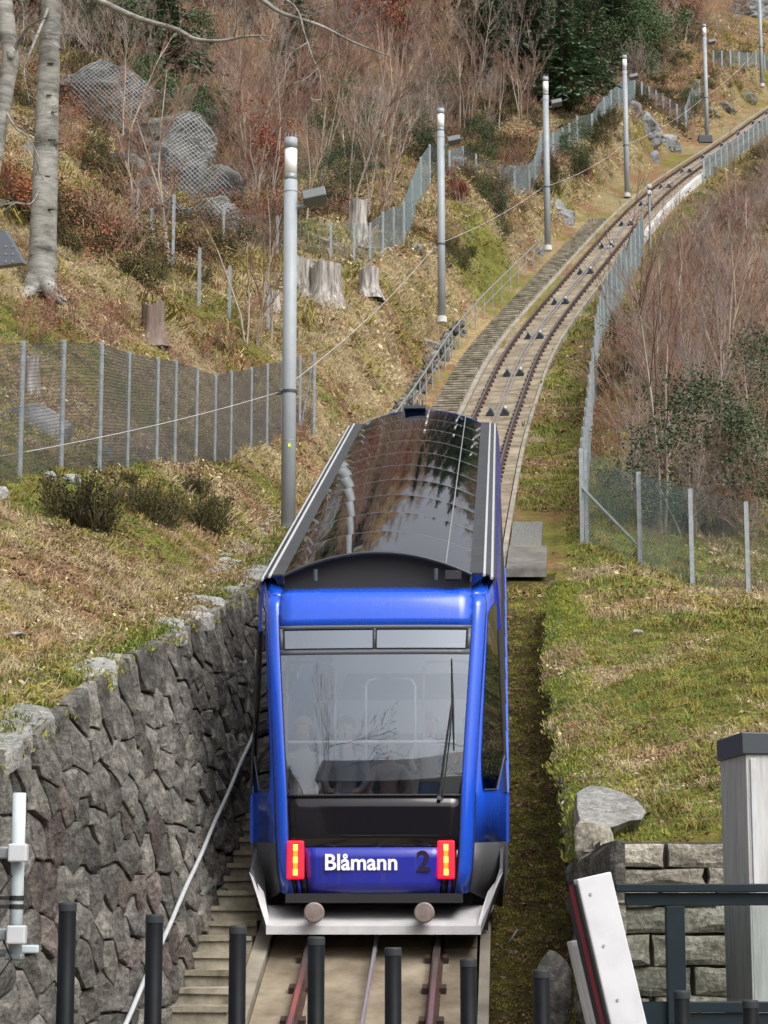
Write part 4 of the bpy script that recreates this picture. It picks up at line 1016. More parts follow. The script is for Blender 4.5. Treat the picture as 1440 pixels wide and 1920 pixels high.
for k, (u, v) in enumerate(bl):
    Y = 1 / (1 / 10. + (1 / 11.36 - 1 / 10.) * (u - 127) / 1280.); p = P(u, v, Y) - Vector((0, 0, 1.632))
    o = b0 if k == 0 else dup(b0, p, 0, ordn[k])
    if k == 0: o.location = p
    g = MB(); g.tube([(0, 0, -1.9 - p.z), (0, 0, .0)], .039, 16); g.build('foot', M['blackpost'], o)
# dark railing with glass
Yr = 12.0; p = P(1155, 1660, Yr); rg_ = thing('glass_railing', 'dark painted railing with glass panes in front of the block wall', 'railing', (p.x, Yr, -1.7)); ro = Vector(rg_.location)
def rb(u0, v0, u1, v1, dy, y=0.):
    a = P(u0, v1, Yr) - ro; b = P(u1, v0, Yr) - ro; g = MB(); g.box(((a.x + b.x) / 2, y, (a.z + b.z) / 2), (b.x - a.x, dy, b.z - a.z)); return g
rb(1152, 1657, 1760, 1673, .14).build('top_rail', M['anthracite'], rg_, bevel=.006)
rb(1172, 1674, 1760, 1698, .07).build('upper_rail', M['anthracite'], rg_, bevel=.004)
for u in (1269, 1560): rb(u - 13, 1698.5, u + 13, 2110, .07).build('post', M['anthracite'], rg_, bevel=.004)
rb(1283, 1878, 1546, 1898, .06).build('lower_rail', M['anthracite'], rg_, bevel=.004)
rb(1284, 1899, 1545, 2080, .02).build('kick_panel', M['anthracite'], rg_)
rb(1172, 1878, 1255, 2080, .02, .01).build('kick_panel', M['anthracite'], rg_)
M['railglass'] = pane('railing_glass', (.88, .92, .91), .05)
rb(1176, 1699, 1255, 1877, .008).build('glass_pane', M['railglass'], rg_); rb(1283.5, 1699, 1545.5, 1877.5, .008).build('glass_pane', M['railglass'], rg_)
# wooden clad post with dark cap
M['clad'] = noisy('weathered_grey_boards', [(.25, (.27, .265, .26)), (.5, (.42, .42, .42)), (.8, (.56, .57, .57))], scale=2.2, detail=9, rough=.8, bump=.3, bscale=16, dist=.006, stretch=(9, 9, .8), rand=1, vary=.06, world=False)
Yc = 16.0; c = P(1405, 1650, Yc); cl = thing('clad_post', 'pale grey board clad post with dark metal cap at the right edge', 'post', (c.x, Yc, -1.75), R(0)); co_ = Vector(cl.location)
ztop = P(1405, 1414, Yc).z; hgt = ztop + 1.75
dL = Vector((P(1356, 1650, Yc + .75).x - c.x, .75, 0)); dR = Vector((1.6, .25, 0))
def slabf(a, b, z0, z1, th, nrm, mat, name, par):
    a, b = Vector(a), Vector(b); n = Vector(nrm).normalized() * th; A = [a, b, b + n, a + n]
    if (b - a).cross(n).z < 0: A = [b, a, a + n, b + n]
    g = MB(); g.hexa([(q.x, q.y, z0) for q in A] + [(q.x, q.y, z1) for q in A]); return g.build(name, M[mat], par, bevel=.004)
nL = Vector((-dL.y, dL.x, 0)); nL = nL if nL.x < 0 else -nL
for k in range(3): slabf(dL * (k / 3 + .004), dL * ((k + 1) / 3 - .004), 0, hgt, -.03, nL, 'clad', 'board', cl)
for k in range(8): slabf(dR * (k / 8 + .001) + Vector((.012, 0, 0)), dR * ((k + 1) / 8 - .002) + Vector((.012, 0, 0)), 0, hgt - .0, -.03, (.15, -1, 0), 'clad', 'board', cl)
slabf(Vector((.012, -.012, 0)) + dR * .015, dR + Vector((.012, -.012, 0)), hgt - .98, hgt - .955, .012, (.15, -1, 0), 'white', 'trim', cl)
slabf(Vector((.012, -.004, 0)) + dR * .01, dR * .035 + Vector((.012, -.004, 0)), hgt - .95, hgt - .03, .012, (.15, -1, 0), 'white', 'trim', cl)
g = MB(); poly = [(-.03, -.03), (dR.x, dR.y - .03), (dR.x + dL.x, dR.y + dL.y + .03), (dL.x - .02, dL.y + .03)]; g.prism(poly, hgt, hgt + .155); g.build('cap', M['darkmetal'], cl, bevel=.008)
g = MB(); g.tube([(dR.x * .18, dR.y * .18 - .0, .62), (dR.x * .18, dR.y * .18 - .09, .62), (dR.x * .18 + .12, dR.y * .18 - .09, .62)], .012, 6); g.build('handle', M['darkmetal'], cl)
# white barrier arm leaning
Yb_ = 9.2; top_ = P(1110, 1642, Yb_); bot_ = P(1176, 1922, Yb_); ax = (top_ - bot_).normalized(); foot = bot_ - ax * 1.15
ba = thing('barrier_arm', 'white leaning barrier arm with a red and black edge strip', 'barrier', (foot.x, Yb_, foot.z)); L_ = (top_ - foot).length
yaw = Matrix.Rotation(R(16), 3, 'Z'); xax = (yaw @ Vector((1, 0, 0))); xax = (xax - ax * xax.dot(ax)).normalized(); yax = ax.cross(xax).normalized(); RM = Matrix((xax, yax, ax)).transposed()
if yax.y < 0: yax = -yax
def bbx(cx, cy, z0, z1, w, d, mat, name, par=ba, bev=.006):
    g = MB(); g.box(RM @ Vector((cx, cy, (z0 + z1) / 2)), (w, d, z1 - z0), RM); return g.build(name, M[mat], par, bevel=bev)
sgn = 1 if RM.col[1].y > 0 else -1
beam = bbx(0, 0, 0, L_, .152, .05, 'white', 'beam')
bbx(-.078, sgn * .006, 0, L_ - .02, .010, .035, 'rubber', 'rubber_edge', beam, 0); bbx(-.076, sgn * .05, 0, L_ - .02, .012, .045, 'red', 'red_strip', beam, 0); bbx(-.074, sgn * .10, 0, L_ - .05, .014, .05, 'cap', 'grey_edge', beam, 0)
bbx(-.02, sgn * .16, 0, L_ - .26, .12, .05, 'white', 'rear_beam'); bbx(-.072, sgn * .20, 0, L_ - .24, .035, .05, 'clad', 'side_strip')
for k, z in enumerate((L_ - .07, L_ - .28, L_ - .5, L_ - .74)):
    g = MB(); c_ = RM @ Vector((-.035 + .004 * k, -sgn * .026, z)); g.tube([c_, c_ + RM.col[1] * (-sgn * .004)], .006, 8); g.build('screw', M['galv'], beam)
# pole with white sensor boxes
Ys = 13.3; p = P(28, 1805, Ys); sn = thing('sensor_pole', 'pale grey pole carrying two white sensor boxes by the stone wall', 'pole', p); k_ = Ys / FPX
def sb(u0, v0, u1, v1, dy, y, mat, name, par=sn, bev=.01):
    a = P(u0, v1, Ys) - p; b = P(u1, v0, Ys) - p; g = MB(); g.box(((a.x + b.x) / 2, y, (a.z + b.z) / 2), (b.x - a.x, dy, b.z - a.z)); return g.build(name, M[mat], par, bevel=bev)
M['palepole'] = noisy('pale_pole_paint', [(.3, (.42, .48, .50)), (.7, (.52, .58, .60))], scale=6, rough=.45, bump=.04)
g = MB(); g.tube([(0, 0, 0), (0, 0, 310 * k_)], .039, 18); g.build('pole', M['palepole'], sn, True)
for v0, v1, du in ((1583, 1617, 3), (1735, 1770, 0)):
    bx_ = sb(18 + du, v0, 54 + du, v1, .09, -.09, 'white', 'sensor_box'); sb(-4, v0 + 5, 17 + du, v1 - 6, .06, -.05, 'galv', 'box_bracket')
    g = MB(); a = P(10, v1 - 6, Ys) - p; g.tube([a + Vector((0, -.06, 0)), a + Vector((.05, -.07, -.10)), a + Vector((-.02, -.06, -.2)), a + Vector((-.1, -.05, -.26))], .006, 5); g.build('cable', M['rubber'], bx_, True)
for v in (1684, 1700): g = MB(); z = P(28, v, Ys).z - p.z; g.tube([(0, 0, z - .014), (0, 0, z + .014)], .043, 18); g.box((-.12, -.02, z), (.16, .03, .022)); g.build('strap', M['rubber'], sn)
sb(24, 1772, 70, 1788, .05, .06, 'palepole', 'wall_bracket'); sb(10, 1788, 44, 1800, .1, .0, 'galv', 'clamp')
g = MB(); z = P(28, 1600, Ys).z - p.z; g.tube([(0, 0, z), (-.5, .05, z + .02)], .02, 8); g.build('wall_arm', M['galv'], sn)
g = MB(); z = .05; g.tube([(0, 0, z), (-.5, .05, z + .02)], .02, 8); g.build('wall_arm', M['galv'], sn)
# ------------------------------------------------------------------ rocks on the slope
from mathutils.bvhtree import BVHTree
oc = []
def crag(mb, c, r, seed):
    from mathutils import noise
    bm = bmesh.new(); bmesh.ops.create_icosphere(bm, subdivisions=5, radius=1.0); rs = random.Random(seed)
    pl = [Vector((rs.gauss(0, 1), rs.gauss(0, 1), rs.gauss(0, .7))).normalized() for _ in range(14)]; dd = [rs.uniform(.55, .92) for _ in pl]; of = Vector((seed * 3.1, seed, 0)); V = []
    for v in bm.verts:
        p = v.co.copy()
        for n_, d_ in zip(pl, dd):
            k = p.dot(n_)
            if k > d_: p -= n_ * (k - d_) * .95
        q = Vector((p.x * r[0], p.y * r[1], p.z * r[2])); w = Vector((q.x + .35 * q.z, q.y, q.z - .25 * q.x))
        cr = abs(noise.noise(Vector((w.x * .5, w.y * .5, w.z * 1.5)) + of)); f2 = noise.noise(Vector((w.x * 1.4, w.y * 1.4, w.z * 3.0)) + of)
        V.append(q * (1 + .0) + v.co * (-.55 * max(0, .22 - cr) + .22 * f2 + .08 * noise.noise(w * 5 + of)) * min(1.0, min(r) * .6) + Vector(c))
    mb.add(V, [[v.index for v in f.verts] for f in bm.faces]); bm.free()
def outcrop(name, label, blobs, mat='rock'):
    p0 = ground(blobs[0][0], blobs[0][1]); t = thing(name, label, 'rock', p0); V, F_ = [], []
    for u, v, w, h, dp, sd_ in blobs:
        g = MB(); p = ground(u, v); k = p.y / FPX; crag(g, p - p0 + Vector((0, -.02 * w * k, 0)), (w * k / 2, w * k / 2 * dp, h * k / 2), sd_); g.build('crag', M[mat], t)
        F_ += [tuple(i + len(V) for i in f) for f in g.f]; V += [Vector(q) + p0 for q in g.v]
    oc.append((V, F_)); return t
M['cliff'] = noisy('dark_cliff_rock', [(.25, (.03, .03, .027)), (.42, (.085, .083, .077)), (.54, (.16, .158, .15)), (.62, (.085, .08, .04)), (.8, (.29, .29, .28))], scale=.9, detail=13, rough=.92, bump=1.0, bscale=3, dist=.2)
M['mossrock'] = noisy('mossy_rock', [(.25, (.06, .06, .055)), (.45, (.17, .165, .15)), (.6, (.14, .13, .06)), (.8, (.33, .33, .31))], scale=1.1, detail=12, rough=.92, bump=.9, bscale=4, dist=.12)
outcrop('netted_rock', 'large grey rock face covered by wire netting left of the slope fence', [(310, 330, 250, 280, .5, 4), (410, 390, 140, 170, .5, 24), (330, 360, 170, 230, .6, 3), (385, 430, 150, 150, .7, 14), (275, 400, 150, 150, .5, 9), (365, 280, 120, 150, .6, 21), (430, 445, 80, 80, .8, 5), (240, 330, 120, 100, .5, 8)], 'cliff')
outcrop('upper_netted_rock', 'upper grey rock face under netting beside the smooth beech trunk', [(170, 215, 280, 220, .45, 30), (330, 220, 160, 120, .5, 32), (200, 225, 220, 170, .5, 31), (290, 210, 150, 130, .5, 33), (140, 200, 130, 150, .5, 35), (390, 235, 90, 100, .7, 38)], 'cliff')
outcrop('left_rock', 'pale rock ledge at the left edge below the beech trunk', [(60, 300, 110, 100, .7, 41)], 'mossrock')
outcrop('bank_rock', 'grey rock outcrop on the bank beneath the fourth lamp post', [(1215, 250, 60, 90, .8, 51), (1250, 272, 60, 50, .8, 53), (1190, 215, 40, 60, .8, 54), (1270, 285, 26, 36, .9, 56), (1225, 300, 34, 40, .9, 57)])
outcrop('far_rock', 'pale rocks under the farthest lamp post', [(1360, 205, 50, 36, .8, 61), (1400, 190, 50, 36, .8, 62), (1335, 215, 40, 30, .8, 63)], 'mossrock')
outcrop('ledge_rock', 'rough grey rocks at the foot of the third lamp post', [(1062, 415, 52, 44, .8, 71), (1045, 395, 40, 40, .8, 72), (1010, 475, 30, 30, .8, 73)])
outcrop('hollow_rock', 'dark rock with an undercut beside the upper staircase', [(800, 655, 70, 50, .7, 81), (825, 672, 40, 40, .8, 82)], 'wallstone')
outcrop('skyline_rock', 'pale cliff at the very top right corner', [(1425, 30, 90, 90, .7, 91), (1390, 20, 70, 60, .7, 92)])
outcrop('fenced_rock', 'pale boulders behind the bank mesh fence', [(858, 310, 50, 44, .8, 95), (960, 330, 60, 34, .8, 96), (775, 470, 40, 36, .8, 97)])
outcrop('slope_rock', 'long smooth grey rock behind the near mesh fence at the left edge', [(50, 800, 190, 120, .7, 101)])
for k, (u, v, w, h, lab) in enumerate([(135, 908, 44, 22, 'flat pale stone at the foot of the near mesh fence'), (95, 905, 30, 22, 'small grey stone under the near fence, beside the flat pale one'), (196, 868, 34, 40, 'upright grey stone at the third near fence post'),
        (4, 940, 26, 30, 'grey stone at the left edge below the fence'), (425, 1058, 40, 14, 'thin pale slab on the grass above the wall'), (285, 1165, 30, 12, 'small slab on the grass near the wall top'), (25, 1195, 60, 10, 'flat pale slab at the left edge of the grass slope'),
        (1140, 470, 22, 12, 'small stone beside the right fence'), (1195, 1190, 26, 10, 'small grey stone in the right hand grass')]):
    rock(u, v, w, h, lab, 200 + k, None, 'palestone' if k != 2 else 'rock', 'stone', .9, 2)
# scree of small stones near the wall top by the first lamp
g = MB(); o_ = ground(470, 1000); 
for k in range(170):
    t_ = rng.random(); u = 400 + 130 * t_ + rng.gauss(0, 16); v = 1085 - 105 * t_ + rng.gauss(0, 18); p = ground(u, v, 24, 48); s_ = rng.uniform(.05, .17)
    boulder(g, p - o_ + Vector((0, 0, .01)), (s_, s_ * rng.uniform(.5, 1), s_ * rng.uniform(.2, .45)), rng.randint(0, 999), 1)
tag(g.build('scree', M['palestone'], None, False, o_), 'loose grey stones spilling down beside the first lamp post', 'scree', kind='stuff')
# netting hung over the rock faces
selY = (ys > 62) & (ys < 125); selD = (ds > -60) & (ds < 0)
gx, gy, gz_ = GX[np.ix_(selY, selD)], GY[np.ix_(selY, selD)], GZ[np.ix_(selY, selD)]
ii = np.arange(gx.size).reshape(gx.shape); TF = np.stack([ii[:-1, :-1], ii[:-1, 1:], ii[1:, 1:], ii[1:, :-1]], -1).reshape(-1, 4)
bvs = [BVHTree.FromPolygons(np.stack([gx, gy, gz_], -1).reshape(-1, 3).tolist(), TF.tolist())] + [BVHTree.FromPolygons(v, f) for v, f in oc[:3]]
def face_y(x, z):
    best = None
    for b in bvs:
        h = b.ray_cast(Vector((x, 63, z)), Vector((0, 1, 0)))
        if h[0] is not None and (best is None or h[0].y < best): best = h[0].y
    return best
def netting(name, label, x0, x1, z0, z1, keep, pitch=.20, r=.0105):
    g = MB(); o_ = Vector(((x0 + x1) / 2, face_y((x0 + x1) / 2, (z0 + z1) / 2), (z0 + z1) / 2)); W, Hh = x1 - x0, z1 - z0
    for sgn_ in (1, -1):
        for k in range(int((W + Hh) / pitch)):
            d = -Hh + k * pitch; run = []
            for q in np.arange(0, Hh, .32):
                xx = d + q
                if not (0 <= xx <= W): continue
                x = x0 + xx if sgn_ > 0 else x1 - xx; z = z0 + q
                y = face_y(x, z) if keep((x - x0) / W, q / Hh) else None
                if y is None:
                    if len(run) > 1: g.tube(run, r, 3, False)
                    run = []
                else: run.append(Vector((x, y - .07, z)) - o_)
            if len(run) > 1: g.tube(run, r, 3, False)
    return tag(g.build(name, M['netwire'], None, False, o_), label, 'netting')
a = ground(250, 450); b = ground(350, 290)
netting('rock_netting', 'steel wire netting hung over the large rock face', ground(240, 400).x, ground(465, 420).x, ground(350, 455).z, ground(330, 250).z + .5, lambda s, t: t < 1.25 - .95 * s and t > .22 - .25 * s)
netting('upper_rock_netting', 'steel wire netting over the upper rock face beside the beech', ground(112, 220).x, ground(330, 220).x, ground(220, 245).z, ground(220, 150).z + 1.0, lambda s, t: t < 1.02 - .35 * s)

# ------------------------------------------------------------------ vegetation prototypes
def twigmat(name, a, b, vary=.3): return noisy(name, [(.3, a), (.7, b)], scale=1.2, detail=3, rough=.9, bump=0, vary=vary, spec=.1)
M['twig_red'] = twigmat('reddish_twigs', (.17, .10, .073), (.31, .20, .148))
M['twig_grey'] = twigmat('grey_twigs', (.19, .155, .135), (.36, .30, .26))
M['twig_pale'] = twigmat('pale_stems', (.26, .225, .185), (.42, .37, .31), .15)
M['heather'] = twigmat('heather_twigs', (.045, .042, .022), (.11, .095, .045))
def leafmat(name, a, b, vary=.35, rough=.6, tr=.25):
    m = noisy(name, [(.3, a), (.7, b)], scale=3, detail=3, rough=rough, bump=0, vary=vary, spec=.25); return m
M['leaf_holly'] = leafmat('holly_leaves', (.040, .066, .034), (.105, .15, .07), .3, .4)
M['leaf_yew'] = leafmat('yew_needles', (.045, .075, .034), (.105, .15, .062), .3)
M['leaf_spruce'] = leafmat('spruce_needles', (.060, .105, .062), (.125, .19, .105), .25)
M['leaf_beech'] = leafmat('dry_beech_leaves', (.21, .065, .035), (.36, .13, .075), .25)
M['leaf_brown'] = leafmat('dead_brown_leaves', (.10, .055, .032), (.26, .155, .085), .4)
M['straw'] = leafmat('straw_grass', (.29, .225, .125), (.50, .41, .25), .3)
M['strawred'] = leafmat('rusty_straw', (.26, .155, .085), (.44, .29, .17), .3)
M['grass'] = leafmat('green_grass', (.085, .12, .02), (.21, .25, .055), .3)
M['moss'] = leafmat('yellow_moss', (.17, .18, .025), (.35, .34, .06), .25)
M['fern'] = leafmat('olive_fern', (.15, .13, .03), (.30, .245, .06), .3)
def perp(d, rg):
    v = Vector((rg.gauss(0, 1), rg.gauss(0, 1), rg.gauss(0, 1))); v -= d * v.dot(d); return v.normalized()
def grow(stems, twigs, p, d, L, r, lev_, rg, tips, up=.12, kids=(7, 4, 2), ang=.6, nseg=4):
    pts = [p]; dd = d.copy(); step = L / nseg; dirs = [dd.copy()]
    for i in range(nseg):
        dd = (dd + perp(dd, rg) * rg.uniform(.05, .22) + Vector((0, 0, up * rg.uniform(0, 1.4)))).normalized(); pts.append(pts[-1] + dd * step); dirs.append(dd.copy())
    rr = [max(.0035, r * (1 - .75 * i / nseg)) for i in range(nseg + 1)]
    (stems if lev_ == 0 else twigs).tube(pts, rr, 5 if (lev_ == 0 and r > .03) else 3, False)
    if lev_ >= len(kids): tips.append(pts[-1]); tips.append(pts[-2]); return
    for k in range(kids[lev_]):
        t = rg.uniform(.18, .98) ** .8 if lev_ == 0 else rg.uniform(.25, .95); f = t * nseg; i = min(int(f), nseg - 1); q = pts[i].lerp(pts[i + 1], f - i)
        nd = (dirs[i + 1] * math.cos(ang) + perp(dirs[i + 1], rg) * math.sin(ang) * rg.uniform(.7, 1.3)).normalized()
        grow(stems, twigs, q, nd, L * rg.uniform(.28, .52) * (1.15 - .5 * t), rr[i] * .55, lev_ + 1, rg, tips, up, kids, ang, max(2, nseg - 1))
def leaves(mb, pts, n, spread, size, rg, droop=0.):
    for k in range(n):
        p = rg.choice(pts) + Vector((rg.gauss(0, spread), rg.gauss(0, spread), rg.gauss(0, spread * .8)))
        a = Vector((rg.gauss(0, 1), rg.gauss(0, 1), rg.gauss(0, .6) - droop)).normalized(); b = perp(a, rg); s_ = size * rg.uniform(.6, 1.3)
        mb.add([p, p + a * s_ * .5 + b * s_ * .28, p + a * s_, p + a * s_ * .5 - b * s_ * .28], [(0, 1, 2, 3)])
def mk_shrub(seed, n, Hh, spread, rad, kids, up=.12, ang=.6):
    rg = random.Random(seed); S, T = MB(), MB(); tips = []
    for k in range(n):
        a = rg.uniform(0, 2 * math.pi); l_ = rg.uniform(0, spread); d = Vector((math.cos(a) * l_, math.sin(a) * l_, 1)).normalized()
        grow(S, T, Vector((math.cos(a) * .25 * rg.random(), math.sin(a) * .25 * rg.random(), -.25)), d, Hh * rg.uniform(.6, 1.05), rad * rg.uniform(.6, 1.1), 0, rg, tips, up, kids, ang)
    return S, T, tips
class Proto:                                   # stems + twigs (+ leaves), shared mesh data
    def __init__(s, parts): s.parts = parts     # [(name, mesh)]
def shrub_proto(seed, n, Hh, spread, rad, kids, ms, mt, leaf=None, **kw):
    S, T, tips = mk_shrub(seed, n, Hh, spread, rad, kids, **kw); pr = [('stems', S.mesh('stems', M[ms])), ('twigs', T.mesh('twigs', M[mt]))]
    if leaf: g = MB(); leaves(g, tips, leaf[1], leaf[2], leaf[3], random.Random(seed + 1)); pr.append(('leaves', g.mesh('leaves', M[leaf[0]])))
    return Proto(pr)
def put(proto, name, label, cat, p, rz, sc, group=None, sz=None):
    t = thing(name, label, cat, p, rz, group); t.scale = (sc, sc, sz or sc)
    for n_, me_ in proto.parts: link(n_, me_, t)
    return t
thick = [shrub_proto(100 + k, 9, 3.4, .55, .030, (9, 5, 2), 'twig_red' if k % 3 else 'twig_grey', 'twig_red' if k % 2 else 'twig_grey') for k in range(5)]
sapl = [shrub_proto(140 + k, 2, 6.5, .16, .045, (13, 5, 2), 'twig_grey' if k % 2 else 'twig_pale', 'twig_grey' if k % 2 else 'twig_red', up=.2, ang=.5) for k in range(5)]
beechy = [shrub_proto(170 + k, 5, 3.2, .5, .028, (8, 4, 1), 'twig_grey', 'twig_grey', ('leaf_beech', 4200, .14, .10)) for k in range(2)]
scrub = [shrub_proto(190 + k, 12, 1.2, .8, .012, (7, 3), 'twig_red', 'twig_red', ('leaf_beech' if k == 0 else 'leaf_brown', 350, .07, .055)) for k in range(2)]
hea = [shrub_proto(200 + k, 60, .62, .75, .008, (8, 2), 'heather', 'heather', ('heather', 2600, .035, .035), up=.25) for k in range(2)]
def bush_proto(seed, mat, n=8500, size=.066, R_=(1.2, 1.2, 1.5), nclump=42):
    rg = random.Random(seed); S, T, tips = mk_shrub(seed, 5, R_[2] * 1.5, .5, .035, (6, 3)); g = MB(); cl_ = []
    for k in range(nclump):
        a = Vector((rg.gauss(0, 1), rg.gauss(0, 1), rg.gauss(0, 1))).normalized() * rg.uniform(.45, 1.0) ** .6
        cl_.append(Vector((a.x * R_[0], a.y * R_[1], R_[2] * .95 + a.z * R_[2])))
    leaves(g, cl_, n, .24, size, rg); return Proto([('stems', S.mesh('stems', M['twig_grey'])), ('foliage', g.mesh('foliage', M[mat]))])
holly = [bush_proto(300, 'leaf_holly'), bush_proto(301, 'leaf_holly', 7000, .066, (1.0, 1.0, 1.7), 30)]
yew = [bush_proto(310, 'leaf_yew', 8000, .10, (1.3, 1.3, 1.9), 50), bush_proto(311, 'leaf_yew', 7000, .10, (1.1, 1.1, 2.2), 34)]
def spruce_proto(seed, Hh=9.0):
    rg = random.Random(seed); T = MB(); g = MB(); T.tube([(0, 0, -.4), (0.03, 0, Hh * .5), (0, 0, Hh)], [.16, .09, .015], 7)
    z = Hh * .06
    while z < Hh * .98:
        f = 1 - z / Hh; L0 = .35 + 2.3 * f ** .8
        for k in range(rg.randint(6, 8)):
            a = rg.uniform(0, 6.283); L = L0 * rg.uniform(.7, 1.15); d = Vector((math.cos(a), math.sin(a), 0)); pts = []
            for q in range(6): t_ = q / 5; pts.append(Vector((0, 0, z)) + d * L * t_ + Vector((0, 0, L * (.10 * t_ - .42 * t_ * t_ + .16 * t_ ** 3))))
            g.tube(pts, [.02, .016, .012, .01, .008, .004], 3, False); sd_ = d.cross(Vector((0, 0, 1)))
            for q in range(1, 6):
                for s in (-1, 1):
                    for e in range(3):
                        b = pts[q].lerp(pts[q - 1], rg.random()); ln = L * rg.uniform(.16, .34) * (1.15 - q * .12); tip = b + (sd_ * s * rg.uniform(.5, 1) + d * rg.uniform(.3, .9)).normalized() * ln + Vector((0, 0, -ln * rg.uniform(.1, .7)))
                        n_ = (tip - b).cross(Vector((rg.gauss(0, .3), rg.gauss(0, .3), 1))).normalized() * ln * .2; m = b.lerp(tip, .45); g.add([b, m + n_, tip, m - n_], [(0, 1, 2, 3)])
        z += Hh * .030 + .05
    return Proto([('trunk', T.mesh('trunk', M['twig_grey'])), ('crown', g.mesh('crown', M['leaf_spruce']))])
spr = [spruce_proto(400), spruce_proto(401, 8.0)]

# ------------------------------------------------------------------ thickets, saplings, evergreens placed one by one
def on(x, y): return Vector((x, y, gz(x, y)))
cnt = 0
G1 = 'bare shrubs of the thicket right of the track'
tries = 0
while cnt < 78 and tries < 2000:
    tries += 1; y = 47 + 78 * rng.random() ** 1.25; lo = float(trX(y)) + (4.2 if y < 100 else 3.6); hi = .171 * y + 4.5
    if hi < lo: continue
    x = rng.uniform(lo, hi); uu = 720 + x / y * FPX * .985
    p = on(x, y)
    near = y < 53
    put(rng.choice(thick), 'bare_shrub', 'leafless reddish shrub in the right thicket, ' + ('behind the braced fence' if y < 56 else 'beside the lower track fence' if y < 72 else 'beside the middle track fence' if y < 92 else 'beside the pale track side wall') + (', inner side' if x < (lo + hi) / 2 else ', outer side'), 'shrub', p, rng.uniform(0, 6.28), rng.uniform(.55, .85) if near else rng.uniform(.75, 1.2) * (1.0 if y < 90 else .8), G1); cnt += 1
put(sapl[0], 'bare_tree', 'tall pale stemmed leafless tree in front of the dark evergreen bush', 'tree', ground(1238, 1000), .4, 1.05, None, 1.15)
put(sapl[1], 'bare_tree', 'leafless tree with spreading crown at the right edge of the thicket', 'tree', ground(1350, 1005), 2.0, 1.0, None, 1.05)
put(sapl[3], 'bare_tree', 'slender leafless tree just behind the near end of the track fence', 'tree', ground(1180, 960), 3.0, .72)
for u, v, s_, k, lab in ((1300, 1010, 1.25, 0, 'dark green evergreen bush behind the thicket fence'), (1390, 1000, .95, 1, 'smaller evergreen bush right of the dark green one'), (1440, 880, 1.3, 0, 'evergreen bush on the right edge above the thicket fence'), (1150, 985, .4, 1, 'small green bush at the first post of the track fence')):
    put(holly[k], 'evergreen_bush', lab, 'bush', ground(u, v), rng.uniform(0, 6), s_)
G4 = 'pale bare saplings standing out of the right thicket'
for u, v, s_ in ((1215, 940, .8), (1265, 960, .9), (1325, 900, 1.0), (1390, 860, 1.0), (1430, 940, .9), (1300, 800, 1.0), (1220, 760, .9), (1360, 720, 1.1), (1425, 690, 1.1), (1190, 660, .8), (1270, 620, 1.0), (1340, 560, 1.0), (1410, 520, 1.1), (1240, 560, .8), (1385, 430, 1.0)):
    put(sapl[rng.choice((0, 2, 4))], 'thicket_sapling', 'pale leafless sapling rising from the right thicket, ' + ('near its foot' if v > 840 else 'at mid height' if v > 640 else 'near its top') + (', close to the track fence' if u < 1250 else ', in its middle' if u < 1350 else ', at the right edge'), 'sapling', ground(u, v), rng.uniform(0, 6.28), s_ * .8, G4)
# left: heather cushions
for u, v, s_, lab in ((145, 990, 1.45, 'large dark heather clump below the second fence post'), (288, 978, 1.2, 'dark heather clump in the middle of the near grass slope'), (372, 994, 1.2, 'dark heather clump nearest the stone wall'), (362, 928, .7, 'small upright heather tuft against the near mesh fence'), (240, 905, .4, 'small heather tuft at the fence foot')):
    put(hea[int(u) % 2], 'heather_bush', lab, 'bush', ground(u, v), rng.uniform(0, 6), s_)
# reddish beech scrub and dry shrubs on the slope
for u, v, s_, lab in ((40, 640, .95, 'red brown beech scrub at the left edge above the near fence'), (120, 620, .9, 'red brown beech scrub below the beech trunk'), (190, 640, .8, 'red brown scrub between the beech and the brown stump'), (420, 665, .8, 'rusty scrub behind the near fence corner'),
        (560, 830, .5, 'dark red scrub at the end of the near mesh fence'), (575, 790, .45, 'dark red heather beside the fence end post'), (650, 750, .5, 'dark rusty patch of scrub beside the car roof'), (230, 610, .6, 'thin red scrub left of the brown stump'), (480, 600, .7, 'grey brown scrub in front of the first lamp post'), (390, 690, .7, 'rusty scrub at the middle of the near fence'),
        (330, 690, .6, 'low rusty scrub behind the near fence'), (1085, 800, .7, 'rusty scrub on the grass verge beside the track fence'), (1140, 860, 1.0, 'pinkish brown scrub behind the lower track fence'), (1180, 800, 1.1, 'pinkish brown scrub under the thicket edge')):
    put(scrub[int(u) % 2], 'scrub', lab, 'shrub', ground(u, v), rng.uniform(0, 6), s_ * 1.15)
for u, v, s_, lab in ((490, 365, 1.25, 'copper leaved beech shrub below the saplings'), (735, 130, 2.0, 'copper leaved beech tree high in the saplings'), (690, 105, 1.6, 'copper leaved beech left of the highest copper one'), (860, 385, .55, 'low copper shrub on the brown bank'), (1100, 350, .6, 'low rusty shrub under the upper bank fence'), (30, 420, .55, 'rusty shrub left of the beech trunk'), (300, 60, .8, 'brown leaved shrub high at the left'), (1290, 60, 1.3, 'reddish shrub near the skyline at the right'), (1250, 55, 1.2, 'reddish bare bush right of the spruces')):
    put(beechy[int(u) % 2], 'beech_shrub', lab, 'shrub', ground(u, v), rng.uniform(0, 6), s_)
for u, v, s_, k, lab in ((645, 395, 1.0, 1, 'glossy holly bush behind the tall stump'), (615, 390, .8, 0, 'holly bush left of the tall stump'), (845, 215, .9, 1, 'green bush above the second lamp post'), (700, 330, .6, 0, 'small green bush in the saplings')):
    put(holly[k], 'holly_bush', lab, 'bush', ground(u, v), rng.uniform(0, 6), s_)
